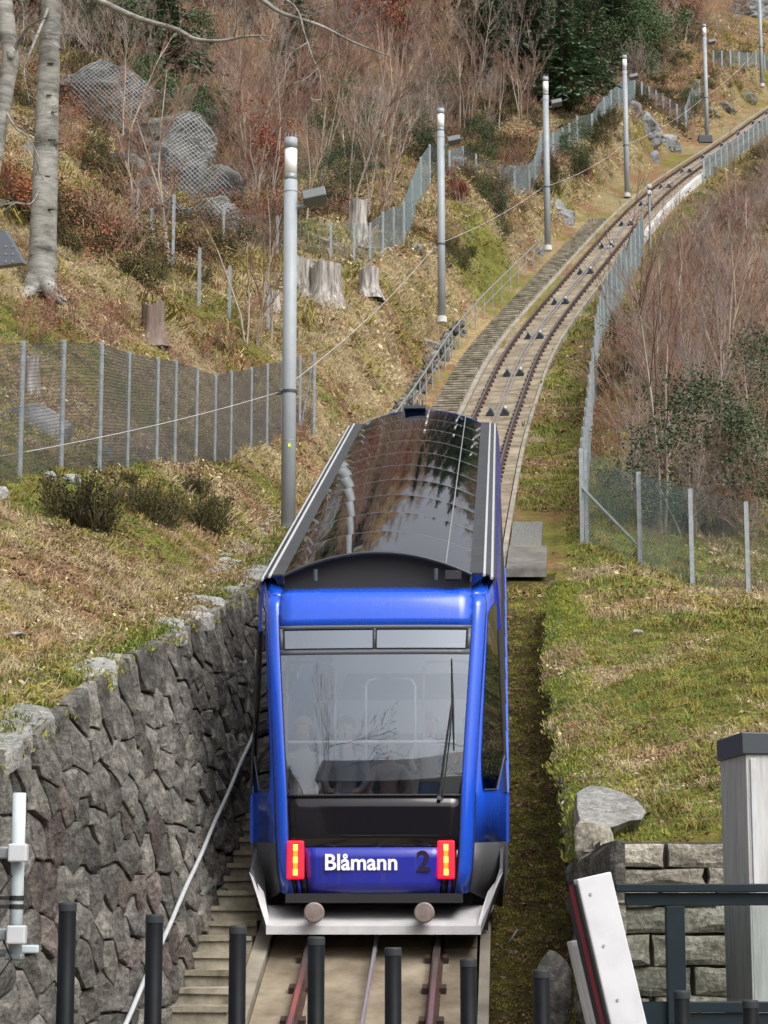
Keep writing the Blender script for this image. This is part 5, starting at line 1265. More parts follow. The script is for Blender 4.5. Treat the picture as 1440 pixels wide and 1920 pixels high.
for u, v, s_, k, lab in ((180, 100, 1.5, 0, 'dark yew at the top left behind the beech'), (250, 95, 1.5, 1, 'dark yew right of the beech trunk'), (330, 120, 1.4, 0, 'dark yew beneath the overhanging branch'), (275, 260, .9, 1, 'feathery young pine on the netted rock'), (370, 150, .9, 1, 'young evergreen above the netted rock'), (520, 180, .7, 1, 'slim young evergreen among the saplings'),
        (1235, 120, 1.9, 0, 'yellow green evergreen behind the fourth lamp post'), (1200, 150, 1.6, 1, 'dark evergreen beside the fourth lamp post'), (1110, 175, 1.6, 0, 'dark evergreen above the upper bank fence'), (905, 320, .7, 1, 'small dark evergreen on the bank'), (1085, 330, .8, 0, 'low juniper on the bank above the third lamp post'), (930, 410, .55, 0, 'low dark juniper on the brown bank'), (1300, 215, .7, 0, 'dark bush at the foot of the fifth lamp post'), (780, 300, .8, 0, 'small dark bush behind the second lamp post')):
    put(yew[k], 'evergreen_shrub', lab, 'bush', ground(u, v), rng.uniform(0, 6), s_)
for u, v, s_, k, lab in ((1055, 215, 1.0, 0, 'large dark spruce above the third lamp post'), (985, 190, 1.05, 1, 'dark spruce left of the large one'), (1095, 190, .9, 1, 'dark spruce right of the large one'), (930, 130, 1.1, 0, 'tall spruce behind the left spruces'), (1010, 110, 1.2, 1, 'spruce at the top edge above the third lamp post'), (1150, 130, 1.1, 0, 'spruce left of the fourth lamp post'), (1075, 80, 1.2, 0, 'spruce on the top edge right of centre'), (870, 60, 1.2, 1, 'spruce at the top centre among bare stems'), (1180, 60, 1.2, 1, 'spruce at the top edge beside the fourth lamp')):
    put(spr[k], 'spruce_tree', lab, 'tree', ground(u, v), rng.uniform(0, 6), s_)
G2 = 'bare saplings on the wooded slope'
cnt = 0
while cnt < 110:
    u = rng.uniform(225, 1000); v = rng.uniform(-10, 430)
    if v > 330 and not (430 < u < 600 or 640 < u < 760): continue
    if 240 < u < 460 and v > 170: continue
    if u > 760 and v > 250: continue
    p = ground(u, v); put(rng.choice(sapl), 'bare_sapling', 'thin leafless sapling ' + ('above the netted rocks' if u < 430 else 'above the first lamp post' if u < 600 else 'between the first and second lamp posts' if u < 800 else 'above the second lamp post' if u < 900 else 'left of the dark spruces') + (', at the top edge' if v < 70 else ', high on the slope' if v < 170 else ', halfway up the wood' if v < 280 else ', low on the slope'), 'sapling', p, rng.uniform(0, 6.28), rng.uniform(.6, 1.15), G2); cnt += 1
for u, v, s_, lab in ((260, 440, .8, 'single thin sapling in front of the netted rock'), (320, 500, 1.0, 'sapling standing before the large netted rock'), (465, 645, .62, 'thin bare sapling left of the first lamp post'), (478, 650, .75, 'taller thin bare sapling close to the first lamp post'), (505, 640, .5, 'short bare sapling touching the first lamp post'), (410, 200, .9, 'pale birch stem above the netted rock'), (455, 330, .9, 'pale stem right of the netted rock'), (500, 420, .95, 'pale stem above the first lamp post head')):
    put(sapl[0 if u % 2 else 2], 'sapling', lab, 'sapling', ground(u, v), rng.uniform(0, 6.28), s_)
G3 = 'bare shrubs on the left slope'
cnt = 0
while cnt < 70:
    u = rng.uniform(430, 1330); v = rng.uniform(10, 420)
    if u > 1000 and v > 190 - .32 * (u - 1000): continue
    if u < 760 and v > 360: continue
    p = ground(u, v); put(rng.choice(thick), 'bare_bush', 'low leafless bush ' + ('above the first lamp post' if u < 600 else 'between the first and second lamp posts' if u < 800 else 'above the second lamp post' if u < 950 else 'among the dark spruces' if u < 1150 else 'above the fourth lamp post') + (', at the top edge' if v < 80 else ', high in the wood' if v < 180 else ', low in the wood'), 'shrub', p, rng.uniform(0, 6.28), rng.uniform(.5, .95), G3); cnt += 1

# ------------------------------------------------------------------ masses: undergrowth, grass, litter
lib = {}
def gn_scatter(name, label, P_, rot, scl, kind, meshes, mats=None):
    col = bpy.data.collections.new(name + '_kinds')
    for i, me_ in enumerate(meshes): o = bpy.data.objects.new('%s_kind_%02d' % (name, i), me_); col.objects.link(o)
    me = bpy.data.meshes.new(name); me.vertices.add(len(P_)); me.vertices.foreach_set('co', np.asarray(P_, np.float32).ravel())
    a = me.attributes.new('rot', 'FLOAT_VECTOR', 'POINT'); a.data.foreach_set('vector', np.asarray(rot, np.float32).ravel())
    a = me.attributes.new('scl', 'FLOAT', 'POINT'); a.data.foreach_set('value', np.asarray(scl, np.float32))
    a = me.attributes.new('kind_id', 'INT', 'POINT'); a.data.foreach_set('value', np.asarray(kind, np.int32))
    ob = link(name, me); t = bpy.data.node_groups.new(name, 'GeometryNodeTree')
    t.interface.new_socket('Geometry', in_out='INPUT', socket_type='NodeSocketGeometry'); t.interface.new_socket('Geometry', in_out='OUTPUT', socket_type='NodeSocketGeometry')
    gi = t.nodes.new('NodeGroupInput'); go = t.nodes.new('NodeGroupOutput'); ci = t.nodes.new('GeometryNodeCollectionInfo'); ci.inputs['Collection'].default_value = col
    ci.inputs['Separate Children'].default_value = True; ci.inputs['Reset Children'].default_value = True
    ip = t.nodes.new('GeometryNodeInstanceOnPoints'); ip.inputs['Pick Instance'].default_value = True
    def na(n_, ty): q = t.nodes.new('GeometryNodeInputNamedAttribute'); q.data_type = ty; q.inputs['Name'].default_value = n_; return q.outputs['Attribute']
    er = t.nodes.new('FunctionNodeEulerToRotation')
    t.links.new(na('rot', 'FLOAT_VECTOR'), er.inputs[0]); t.links.new(er.outputs[0], ip.inputs['Rotation']); t.links.new(na('scl', 'FLOAT'), ip.inputs['Scale']); t.links.new(na('kind_id', 'INT'), ip.inputs['Instance Index'])
    t.links.new(gi.outputs[0], ip.inputs['Points']); t.links.new(ci.outputs[0], ip.inputs['Instance']); t.links.new(ip.outputs[0], go.inputs[0])
    md = ob.modifiers.new('scatter', 'NODES'); md.node_group = t
    return tag(ob, label, kind='stuff')
# brush filling the wood on the upper slope
n = 1150; Yq = 88 + 130 * nr.rand(n) ** 1.1; Xq = (nr.rand(n) - .5) * 2 * (.19 * Yq + 8); d = Xq - trX(Yq); ok = (d < -6 - .09 * np.maximum(0, 170 - Yq)) | ((Yq > 172) & (np.abs(d) > 6))
Xq, Yq = Xq[ok], Yq[ok]; n = len(Xq); Zq = tz(Xq, Yq); kinds_ = [m_ for pr in thick[:4] for _, m_ in pr.parts[1:2]] + [pr.parts[1][1] for pr in sapl[:3]] + [spr[0].parts[1][1], yew[0].parts[1][1]]
pk = nr.choice(len(kinds_), n, p=[.14, .14, .14, .14, .12, .11, .11, .03, .07])
pk = np.where((Xq > 4) & (Yq < 150) & (nr.rand(n) < .16), 7, pk); pk = np.where((pk == 7) & (Yq > 160), 8, pk)
gn_scatter('far_wood', 'dense far wood of bare twigs and evergreens on the upper hillside', np.stack([Xq, Yq, Zq - .1], 1), np.stack([nr.randn(n) * .08, nr.randn(n) * .08, nr.rand(n) * 6.28], 1), .55 + .75 * nr.rand(n), pk, kinds_)
# brush under the right thicket
n = 420; Yq = 46 + 85 * nr.rand(n); lo = trX(Yq) + 4.0; hi = .185 * Yq + 6; Xq = lo + (hi - lo) * nr.rand(n); ok = hi > lo; Xq, Yq = Xq[ok], Yq[ok]; n = len(Xq)
kk = [pr.parts[1][1] for pr in thick] + [scrub[0].parts[1][1], scrub[1].parts[1][1], scrub[0].parts[2][1]]
gn_scatter('thicket_brush', 'tangle of bare reddish twigs under the right thicket', np.stack([Xq, Yq, tz(Xq, Yq) - .1], 1), np.stack([nr.randn(n) * .15, nr.randn(n) * .15, nr.rand(n) * 6.28], 1), .35 + .5 * nr.rand(n), nr.randint(0, len(kk), n), kk)
# grass tufts
def tuft(seed, mat, nb, L, w, lean, rad=.07):
    rg = random.Random(seed); g = MB()
    for k in range(nb):
        a = rg.uniform(0, 6.283); p = Vector((rg.gauss(0, rad), rg.gauss(0, rad), -.02)); d = Vector((math.cos(a), math.sin(a), 0)); l_ = L * rg.uniform(.5, 1.25); q = rg.uniform(.5, 1.3) * lean; s = d.cross(Vector((0, 0, 1))) * w * rg.uniform(.6, 1.2)
        m = p + d * l_ * .45 * q * .7 + Vector((0, 0, l_ * .55 * (1.1 - .35 * q))); t_ = p + d * l_ * q + Vector((0, 0, l_ * max(.08, .95 - .75 * q)))
        g.add([p - s, p + s, m + s * .8, m - s * .8, t_], [(0, 1, 2, 3), (3, 2, 4)])
    return g.mesh('tuft', M[mat])
def litter_m(seed, mat, nb=12, size=.06, rad=.14):
    rg = random.Random(seed); g = MB(); leaves(g, [Vector((rg.gauss(0, rad), rg.gauss(0, rad), .015)) for _ in range(nb)], nb, .02, size, rg); 
    g.v = [(x, y, max(.004, z * .6)) for x, y, z in g.v]; return g.mesh('litter', M[mat])
kinds_ = [tuft(1, 'straw', 26, .17, .0045, .95), tuft(2, 'straw', 22, .22, .004, .8), tuft(3, 'grass', 30, .10, .004, .7), tuft(4, 'grass', 24, .16, .0045, .75), tuft(5, 'moss', 40, .055, .005, .8, .08), tuft(6, 'moss', 34, .08, .005, .9, .08), tuft(7, 'strawred', 24, .16, .0045, .8), litter_m(8, 'leaf_brown'), litter_m(9, 'leaf_brown', 9, .075), tuft(10, 'fern', 26, .24, .007, .8), litter_m(11, 'straw', 14, .07)]
def scatter_grass(name, label, y0, y1, n, s0, s1, corridor=False):
    Yq = np.sqrt(y0 ** 2 + (y1 ** 2 - y0 ** 2) * nr.rand(n)); Xq = (nr.rand(n) - .5) * 2 * (.175 * Yq + 1.2); d = Xq - trX(Yq)
    ok = (d < DL - .12) | (d > DR + .06)
    ok &= ~((d > 0) & (Yq < YB + .15))
    if y0 > 30: ok = ((d < np.where(Yq > 57, -3.0, DL - .12)) | (d > np.where(Yq > 40, 1.2, DR + .06))) & ~((d > 0) & (d < 2.0) & (Yq > 99) & (Yq < 178))
    if corridor: ok = (d > 1.2) & (d < DR - .05) & (Yq < 41)
    ok &= ~((d > 0) & (d < 2.4) & (Yq > 40.4) & (Yq < 49.2))
    Xq, Yq = Xq[ok], Yq[ok]; d = Xq - trX(Yq); n = len(Xq); Z = tz(Xq, Yq); e = .25
    sx = (tz(Xq + e, Yq) - Z) / e; sy_ = (tz(Xq, Yq + e) - Z) / e; sx = np.clip(sx, -1, 1); sy_ = np.clip(sy_, -1, 1)
    g_, l_, ins, c = cover(Xq, Yq); r_ = nr.rand(n); r2 = nr.rand(n)
    patch = fbm(Xq * .5 + 40, Yq * .5, 93)
    kd = np.where(r2 < .5, 0, 1); kd = np.where((r2 > .82), 10, kd)
    kd = np.where(patch > .56, np.where(r2 < .7, 6, kd), kd)
    gm = r_ < g_ * .9; kd = np.where(gm, np.choose((r2 * 4).astype(int), [2, 3, 4, 5]), kd)
    kd = np.where((~gm) & (r_ > .86), np.where(r2 < .5, 5, 9), kd)
    lm = nr.rand(n) < .15 + .55 * l_; kd = np.where(lm, np.where(r2 < .5, 7, 8), kd)
    if corridor: kd = np.choose((r2 * 6).astype(int), [4, 5, 7, 8, 7, 4])
    th = nr.rand(n) * 6.283; nx, ny = -sx * np.cos(th) - sy_ * np.sin(th), sx * np.sin(th) - sy_ * np.cos(th)
    gn_scatter(name, label, np.stack([Xq, Yq, Z], 1), np.stack([-np.arctan(ny) + .12 * nr.randn(n), np.arctan(nx) + .12 * nr.randn(n), th], 1) , (s0 + (s1 - s0) * nr.rand(n)) * np.where(lm, .9, 1) * (.75 + .5 * c), kd, kinds_)
scatter_grass('near_grass', 'dry straw and mossy grass on the near slopes', 12.5, 33, 42000, .5, 1.0)
scatter_grass('middle_grass', 'dry grass and leaf litter on the middle slopes', 33, 62, 46000, .8, 1.6)
scatter_grass('far_grass', 'dry grass on the upper slopes', 62, 120, 46000, 1.5, 3.0)
scatter_grass('skyline_grass', 'pale grass beside the far track', 120, 190, 26000, 2.2, 4.2)
# heather and dark scrub on the banks and the rocky slope
n = 9000; Yq = 52 + 125 * nr.rand(n); Xq = (nr.rand(n) - .5) * 2 * (.175 * Yq + 3); d = Xq - trX(Yq); pt = fbm(Xq * .20 + 3, Yq * .20, 55) + .12 * (nr.rand(n) - .5)
bank = (d < -3.6) & (d > -13) & (Yq > 78); slope_ = (d < -8) & (Yq > 50); rt = (d > 3.4) & (Yq > 52)
pr_ = np.where(bank, pt > .47, np.where(slope_, pt > .545, rt & (pt > .5))); Xq, Yq = Xq[pr_], Yq[pr_]; n = min(len(Xq), 2600); Xq, Yq = Xq[:n], Yq[:n]
kk = [hea[0].parts[2][1], hea[1].parts[2][1], scrub[0].parts[1][1], scrub[1].parts[2][1], scrub[0].parts[2][1], hea[0].parts[1][1]]
gn_scatter('bank_heather', 'dark heather and rusty low scrub in patches over the banks', np.stack([Xq, Yq, tz(Xq, Yq) - .03], 1), np.stack([.35 + nr.randn(n) * .15, nr.randn(n) * .15, nr.rand(n) * 6.28], 1), .8 + 1.1 * nr.rand(n), nr.choice(6, n, p=[.27, .27, .12, .14, .06, .14]), kk)
n = 2600; Yq = 46 + 70 * nr.rand(n); Xq = (nr.rand(n) - .5) * 2 * (.175 * Yq + 2); d = Xq - trX(Yq); pt = fbm(Xq * .3 + 13, Yq * .3, 155); ok = ((d < -5) & (pt > .5)) | ((d > 3.3) & (Yq > 50) & (pt > .52)); Xq, Yq = Xq[ok][:900], Yq[ok][:900]; n = len(Xq)
gn_scatter('tall_dry_grass', 'tall bleached grass and dead bracken in clumps on the upper slope', np.stack([Xq, Yq, tz(Xq, Yq) - .03], 1), np.stack([.3 + nr.randn(n) * .12, nr.randn(n) * .12, nr.rand(n) * 6.28], 1), 2.2 + 2.2 * nr.rand(n), nr.choice(11, n, p=[.2, .25, 0, .06, 0, 0, .25, 0, 0, .24, 0]), kinds_)
# turf hanging over the edges of the two walls
n = 4600; side_ = nr.rand(n) < .55; Yq = np.where(side_, 19.0 + 18 * nr.rand(n), 13.5 + 25 * nr.rand(n)); Xq = trX(Yq) + np.where(side_, DR - .10 - .26 * (fbm(Yq * 0 + 2, Yq * .8, 19, 3) - .35) + .45 * nr.rand(n) ** 1.4, DL - .02 - .45 * nr.rand(n)); edge = np.where(side_, np.minimum(0, Xq - trX(Yq) - DR) * .9, 0)
keep_ = side_ | (fbm(Xq * 0, Yq * 1.3, 71) > .40); Xq, Yq, side_, edge = Xq[keep_], Yq[keep_], side_[keep_], edge[keep_]; n = len(Xq); Z = np.where(side_, wallR(Yq), wallL(Yq)) + edge + .01; gp = fbm(Xq * 0 + 4, Yq * .5, 33)
kd = np.where(gp > .40, nr.choice([4, 5, 5, 3, 2], n), nr.choice([0, 5, 6, 5, 2], n)); an = np.where(side_, -.75, .45)
gn_scatter('edge_turf', 'grass and moss hanging over the wall edges', np.stack([Xq, Yq, Z], 1), np.stack([nr.randn(n) * .2, an * nr.rand(n), nr.randn(n) * .3], 1), (.8 + .7 * nr.rand(n)) * np.where(side_, .7, 1.0), kd, kinds_)
scatter_grass('mossy_strip', 'moss and fallen leaves along the right side of the track', 15, 41, 26000, .6, 1.1, True)
# ------------------------------------------------------------------ beech, stumps and other single things on the slope
M['bark'] = noisy('pale_beech_bark', [(.28, (.045, .045, .038)), (.40, (.15, .147, .13)), (.52, (.255, .25, .225)), (.72, (.37, .365, .335))], scale=1.5, detail=10, rough=.9, bump=.6, bscale=7, dist=.04, stretch=(1.0, 1.0, 3.2), spec=.15)
M['barkdark'] = noisy('knot_bark', [(.3, (.05, .045, .04)), (.7, (.16, .145, .13))], scale=6, rough=.9, bump=.4)
M['deadwood'] = noisy('bleached_wood', [(.3, (.07, .06, .05)), (.44, (.23, .21, .19)), (.68, (.50, .475, .44))], scale=1.7, detail=8, rough=.9, bump=.5, bscale=5, dist=.04, stretch=(6, 6, .7))
M['brownwood'] = noisy('rotten_wood', [(.2, (.07, .05, .04)), (.5, (.17, .13, .105)), (.8, (.30, .25, .21))], scale=1.7, detail=8, rough=.9, bump=.5, bscale=5, dist=.04, stretch=(6, 6, .7))
def trunk(path, Y, seed, flare=0., n=20, lean=0.):
    """path: (u, v, width in px) from the base upwards; returns MB in world coordinates"""
    rg = random.Random(seed); rows = []; us = [a[0] for a in path]; vs_ = [a[1] for a in path]; wz = [a[2] for a in path]; T = np.linspace(0, len(path) - 1, len(path) * 6)
    ph = [rg.uniform(0, 6.28) for _ in range(5)]
    for t in T:
        u = np.interp(t, range(len(path)), us); v = np.interp(t, range(len(path)), vs_); w = np.interp(t, range(len(path)), wz); c = P(u, v, Y + lean * t); r0 = w * Y / FPX / 2; row = []
        fl = flare * max(0, 1 - t / .9) ** 2
        for k in range(n):
            a = 2 * math.pi * k / n; r_ = r0 * (1 + .05 * math.sin(2 * a + ph[0] + t) + .035 * math.sin(3 * a + ph[1] + t * 1.7) + fl * (.5 + .5 * math.sin(4 * a + ph[2])) ** 2 + .02 * math.sin(7 * t + ph[3] + a))
            row.append(c + Vector((math.cos(a) * r_, math.sin(a) * r_, 0)))
        rows.append(row)
    return rows
bp_ = P(76, 552, 48); be = thing('beech_tree', 'tall smooth grey beech trunk at the left with an overhanging branch', 'tree', bp_)
def rel(rows, o): return [[p - o for p in r] for r in rows]
g = MB(); g.grid(rel(trunk([(76, 556, 66), (78, 500, 58), (83, 380, 50), (88, 250, 44), (93, 100, 40), (97, -20, 38), (103, -250, 32), (100, -500, 22)], 48, 5, .9), bp_), close=True); tr_ = g.build('trunk', M['bark'], be, True)
for u, v, r_ in ((99, 262, .09), (109, 268, .10), (96, 118, .07), (113, 92, .05), (92, 178, .05), (88, 330, .06), (95, 392, .06), (70, 455, .07), (101, 210, .05)):
    y = 48 - math.sqrt(max(0., .25 ** 2 - ((u - 92) / FPX * 48) ** 2)); g = MB(); boulder(g, P(u, v, y) - bp_, (r_ * 1.4, .03, r_ * .45), int(u * 7 + v), 2); g.build('knot', M['barkdark'], tr_, True)
for s_, (du, dv) in enumerate(((-30, 8), (26, 10))):
    a = P(76 + du * .3, 530, 47.8) - bp_; b = P(76 + du, 556 + dv * .3, 47.4) - bp_; c = P(76 + du * 1.5, 560 + dv, 47.0) - bp_; g = MB(); g.tube([a, b, c], [.20, .12, .03], 8); g.build('root', M['bark'], be, True)
def limb(path, r0, r1, par, o, seed, Y, nk=9, name='branch', kl=.9):
    rg = random.Random(seed); pts = [P(u, v, Y + dy) - o for u, v, dy in path]; g = MB(); n = len(pts); rr = [r0 + (r1 - r0) * i / (n - 1) for i in range(n)]
    # smooth the path
    t = np.linspace(0, n - 1, n * 4); A = np.array(pts); f = [_spl(np.arange(n, dtype=float), A[:, k]) for k in range(3)]; sm = [Vector((float(f[0](q)), float(f[1](q)), float(f[2](q)))) for q in t]
    g.tube(sm, [np.interp(q, range(n), rr) for q in t], 8); br = g.build(name, M['bark'], par, True)
    S, T = MB(), MB(); tips = []
    for k in range(nk):
        i = rg.randint(len(sm) // 5, len(sm) - 2); d = (sm[i + 1] - sm[i]).normalized(); nd = (d * .6 + perp(d, rg) * .8 + Vector((0, 0, rg.uniform(-.1, .5)))).normalized()
        grow(S, T, sm[i], nd, kl * rg.uniform(.4, 1.3), .014, 0, rg, tips, .05, (5, 3), .6)
    S.add(T.v, T.f); S.build('twigs', M['bark'], br); return br
limb([(100, -60, 0), (150, -20, -.6), (215, 15, -1.2), (270, 38, -1.6), (330, 55, -2), (365, 73, -2.2), (410, 77, -2.5), (455, 69, -2.7), (497, 67, -3)], .085, .022, be, bp_, 61, 48)
limb([(103, -250, 0), (300, -150, -1), (430, -50, -1.5), (492, 0, -2), (530, 25, -2), (600, 48, -2.3), (660, 78, -2.5), (735, 108, -3)], .09, .012, be, bp_, 62, 48, 12, 'branch', 1.3)
limb([(430, -50, -1.5), (545, 5, -2.2), (570, 60, -2.4), (585, 105, -2.5), (600, 140, -2.6), (602, 200, -2.7)], .03, .006, be, bp_, 63, 48, 6)
limb([(97, 0, 0), (60, 90, -1), (45, 130, -1.4), (55, 190, -1.6)], .04, .008, be, bp_, 64, 48, 6)
limb([(85, 330, 0), (60, 380, -.5), (30, 380, -.9), (0, 400, -1.2)], .02, .006, be, bp_, 65, 48, 4, 'branch', .5)
p = P(-14, 300, 43); g = MB(); lt = thing('leaning_tree', 'mottled leaning trunk cut by the left edge beside the beech', 'tree', p)
g.grid(rel(trunk([(-30, 420, 40), (-12, 300, 36), (6, 200, 32), (20, 110, 32), (10, 30, 34), (0, -60, 34), (-10, -300, 24)], 43, 9, .1), p), close=True); t2 = g.build('trunk', M['bark'], lt, True)
g = MB(); boulder(g, P(21, 100, 42.8) - p, (.10, .06, .13), 3, 2); g.build('knot', M['palestone'], t2, True)
limb([(20, 110, 0), (45, 60, -.3), (70, 40, -.6), (95, 30, -.9)], .05, .01, lt, p, 66, 43, 6)
limb([(6, 200, 0), (30, 240, -.3), (55, 260, -.6), (75, 300, -.8)], .025, .008, lt, p, 67, 43, 5)
def stump(u, vb, w, h, mat, label, seed, Y=None, cut=True, spread=.22):
    p = ground(u, vb) if Y is None else P(u, vb, Y); k = p.y / FPX; r0 = w * k / 2; Hh = h * k; rg = random.Random(seed); t = thing('tree_stump', label, 'stump', p); n = 30; rows = []; ph = [rg.uniform(0, 6.28) for _ in range(4)]
    jag = [rg.uniform(-.06, .05) * Hh + .05 * Hh * math.sin(3 * 2 * math.pi * q / n + ph[0]) for q in range(n)]
    for z in (-.25, -.08, .08, .25, .5, .75, .93, 1.0):
        row = []; prof = .80 + spread * max(0, 1 - z / .45) ** 1.6
        for q in range(n):
            a = 2 * math.pi * q / n; fl = (.5 + .5 * math.sin(5 * a + ph[1])) ; rr = r0 * (prof - .12 + (.10 + .22 * max(0, .5 - z)) * fl + .05 * math.sin(9 * a + ph[2] + z) + .03 * math.sin(17 * a + ph[3])); row.append(Vector((math.cos(a) * rr, math.sin(a) * rr, Hh * z + (jag[q] if z > .9 else 0))))
        rows.append(row)
    g = MB(); g.grid(rows, close=True); g.build('bole', M[mat], t, True)
    g = MB(); top_ = rows[-1]; c = Vector((0, 0, Hh * .95)); g.add(top_ + [c], [(i, (i + 1) % n, n) for i in range(n)]); g.build('cut_top', M[mat], t)
    return t
stump(612, 572, 78, 82, 'deadwood', 'pale fluted stump just right of the first lamp post', 1)
stump(692, 552, 50, 52, 'deadwood', 'low pale stump right of the fluted one', 2)
stump(671, 452, 46, 80, 'deadwood', 'tall pale stump behind the slope fence', 3)
stump(566, 560, 50, 76, 'deadwood', 'pale stump half hidden by the first lamp post', 4)
stump(287, 640, 58, 70, 'brownwood', 'brown cut stump in the grass below the rock fence', 5, None, True, .25)
stump(60, 742, 34, 74, 'deadwood', 'slim pale stump behind the near mesh fence', 6)
stump(512, 585, 34, 42, 'deadwood', 'small pale stump left of the first lamp post', 7)
stump(46, 408, 30, 34, 'brownwood', 'dark broken stump left of the beech trunk', 8)
# fallen sticks
for k, (u0, v0, u1, v1, lab) in enumerate([(130, 660, 165, 690, 'fallen stick in the beech scrub'), (560, 415, 640, 470, 'fallen pale trunk lying behind the stumps'), (585, 445, 650, 480, 'second fallen trunk behind the stumps'), (430, 385, 485, 450, 'long bent fallen branch beside the netted rock'), (35, 1300, 70, 1285, 'pale bent stick on the moss above the wall'), (110, 1215, 190, 1205, 'pale dry stick lying along the grass slope'), (955, 1775, 985, 1755, 'short pale stick on the mossy strip')]):
    a, b = ground(u0, v0), ground(u1, v1); g = MB(); m = (a + b) / 2 - a + Vector((0, 0, .06)); r_ = .0004 * a.y + (.05 if 'trunk' in lab else 0); a0 = a + Vector((0, 0, r_ * .8)); g.tube([Vector((0, 0, 0)), m + Vector((0, 0, .02)), b - a], [r_, r_ * .9, r_ * .5], 6); tag(g.build('fallen_branch', M['deadwood'], None, True, a0), lab, 'branch')
# dark curved metal panel at the left edge
p = P(8, 500, 40); mp_ = thing('metal_panel', 'dark perforated metal panel at the left edge beneath the trunks', 'panel', p); g = MB(); pr = [(-60, 432), (8, 432), (24, 458), (42, 492), (-60, 506)]
front = [P(u, v, 40) - p for u, v in pr]; back = [q + Vector((.05, .25, .02)) for q in front]; n = len(pr); g.add(front + back, [tuple(range(n))[::-1], tuple(range(n, 2 * n))] + [(i, (i + 1) % n, n + (i + 1) % n, n + i) for i in range(n)]); g.build('sheet', M['frame'], mp_)
for k in range(9):
    c = P(-2 + (k % 3) * 13, 462 + (k // 3) * 14, 39.985) - p; g = MB(); g.tube([c, c + Vector((0, -.006, 0))], .018, 8); g.build('rivet', M['galv'], mp_)
g = MB(); g.tube([P(-20, 500, 40.1) - p, P(-20, 620, 40.1) - p], .03, 8); g.build('support', M['galv'], mp_)

# ------------------------------------------------------------------ passengers behind the windscreen
def person(label, loc, pose, cols, hair, h=1.0):
    """loc in car coordinates (feet); pose 'sit' or 'stand'; faces the camera"""
    t = thing('person', label, 'person', car.matrix_world @ Vector(loc) if False else (0, 0, 0))
    rz = car.rotation_euler.z; w = Matrix.Rotation(rz, 4, 'Z') @ Vector(loc).to_4d(); t.location = Vector(car.location) + Vector(w[:3]); t.rotation_euler = (0, 0, rz); t.scale = (h, h, h)
    z = .0 if pose == 'sit' else .42
    V = [(0, 0, .50 + z, .125, 'b'), (0, .02, .72 + z, .12, 't'), (0, .01, .95 + z, .135, 't'), (0, -.0, 1.12 + z, .075, 't'), (0, -.02, 1.19 + z, .05, 's'), (0, -.03, 1.28 + z, .075, 's'), (0, -.03, 1.36 + z, .092, 's'), (0, -.02, 1.43 + z, .07, 's'), (0, -.125, 1.30 + z, .014, 's')]
    E = [(0, 1), (1, 2), (2, 3), (3, 4), (4, 5), (5, 6), (6, 7), (5, 8)]
    def chain(root, pts):
        for q in pts: V.append(q); E.append((root, len(V) - 1)); root = len(V) - 1
        return root
    for s in (-1, 1):
        if pose == 'sit': chain(0, [(s * .10, -.08, .50, .095, 'b'), (s * .12, -.44, .51, .068, 'b'), (s * .12, -.42, .28, .055, 'b'), (s * .12, -.40, .10, .042, 'b'), (s * .13, -.50, .05, .04, 'k'), (s * .13, -.60, .04, .03, 'k')])
        else: chain(0, [(s * .095, 0, .82, .092, 'b'), (s * .11, -.02, .50, .062, 'b'), (s * .11, .0, .28, .052, 'b'), (s * .11, .02, .10, .04, 'b'), (s * .12, -.08, .05, .04, 'k'), (s * .12, -.18, .04, .03, 'k')])
        hd = chain(2, [(s * .17, 0, 1.05 + z, .07, 't'), (s * .24, -.06, .80 + z, .05, 't'), (s * .17, -.28, .68 + z, .036, 't'), (s * .14, -.36, .67 + z, .028, 's'), (s * .125, -.41, .67 + z, .027, 's')])
        for q, (dx, ln) in enumerate(((-.027, .06), (-.009, .072), (.009, .068), (.027, .052))): chain(hd, [(s * .125 + dx, -.44, .665 + z, .009, 's'), (s * .125 + dx, -.41 - ln, .645 + z, .008, 's')])
        chain(hd - 1, [(s * .14 - s * .04, -.37, .685 + z, .010, 's'), (s * .14 - s * .055, -.41, .69 + z, .009, 's')])
    me = bpy.data.meshes.new('body'); me.from_pydata([v[:3] for v in V], E, []); o = bpy.data.objects.new('body', me); COL.objects.link(o)
    o.modifiers.new('skin', 'SKIN'); o.modifiers.new('sub', 'SUBSURF').render_levels = 1
    for i, v in enumerate(V): me.skin_vertices[0].data[i].radius = (v[3], v[3] * (.8 if v[4] == 't' and abs(v[0]) < .01 else 1)); me.skin_vertices[0].data[i].use_root = (i == 0)
    dg = bpy.context.evaluated_depsgraph_get(); m2 = bpy.data.meshes.new_from_object(o.evaluated_get(dg)); bpy.data.objects.remove(o)
    m2.name = 'body'; m2.materials.clear(); keys = 'stbk'
    for c_ in cols: m2.materials.append(c_)
    A = np.array([v[:3] for v in V])
    for pl_ in m2.polygons:
        k = int(((A - np.array(pl_.center)) ** 2).sum(1).argmin()); pl_.material_index = keys.index(V[k][4]); pl_.use_smooth = True
    b_ = link('body', m2, t)
    g = MB(); rows = []
    for i in range(7):
        th = i / 6 * 1.75; rows.append([Vector((math.sin(th) * math.cos(a) * .105, math.sin(th) * math.sin(a) * .115 + .012, math.cos(th) * .115 + 1.375 + z + (.05 * max(0, th - 1.2) if math.sin(a) < -.3 else 0))) for a in np.linspace(0, 2 * math.pi, 15)[:-1]])
    g.grid(rows, close=True); g.build('hair', hair, t, True)
    return t
SK = plain('skin', (.50, .32, .24), .6); SK2 = plain('skin_tan', (.36, .21, .15), .6)
cl_ = lambda n, c: plain(n, c, .85)
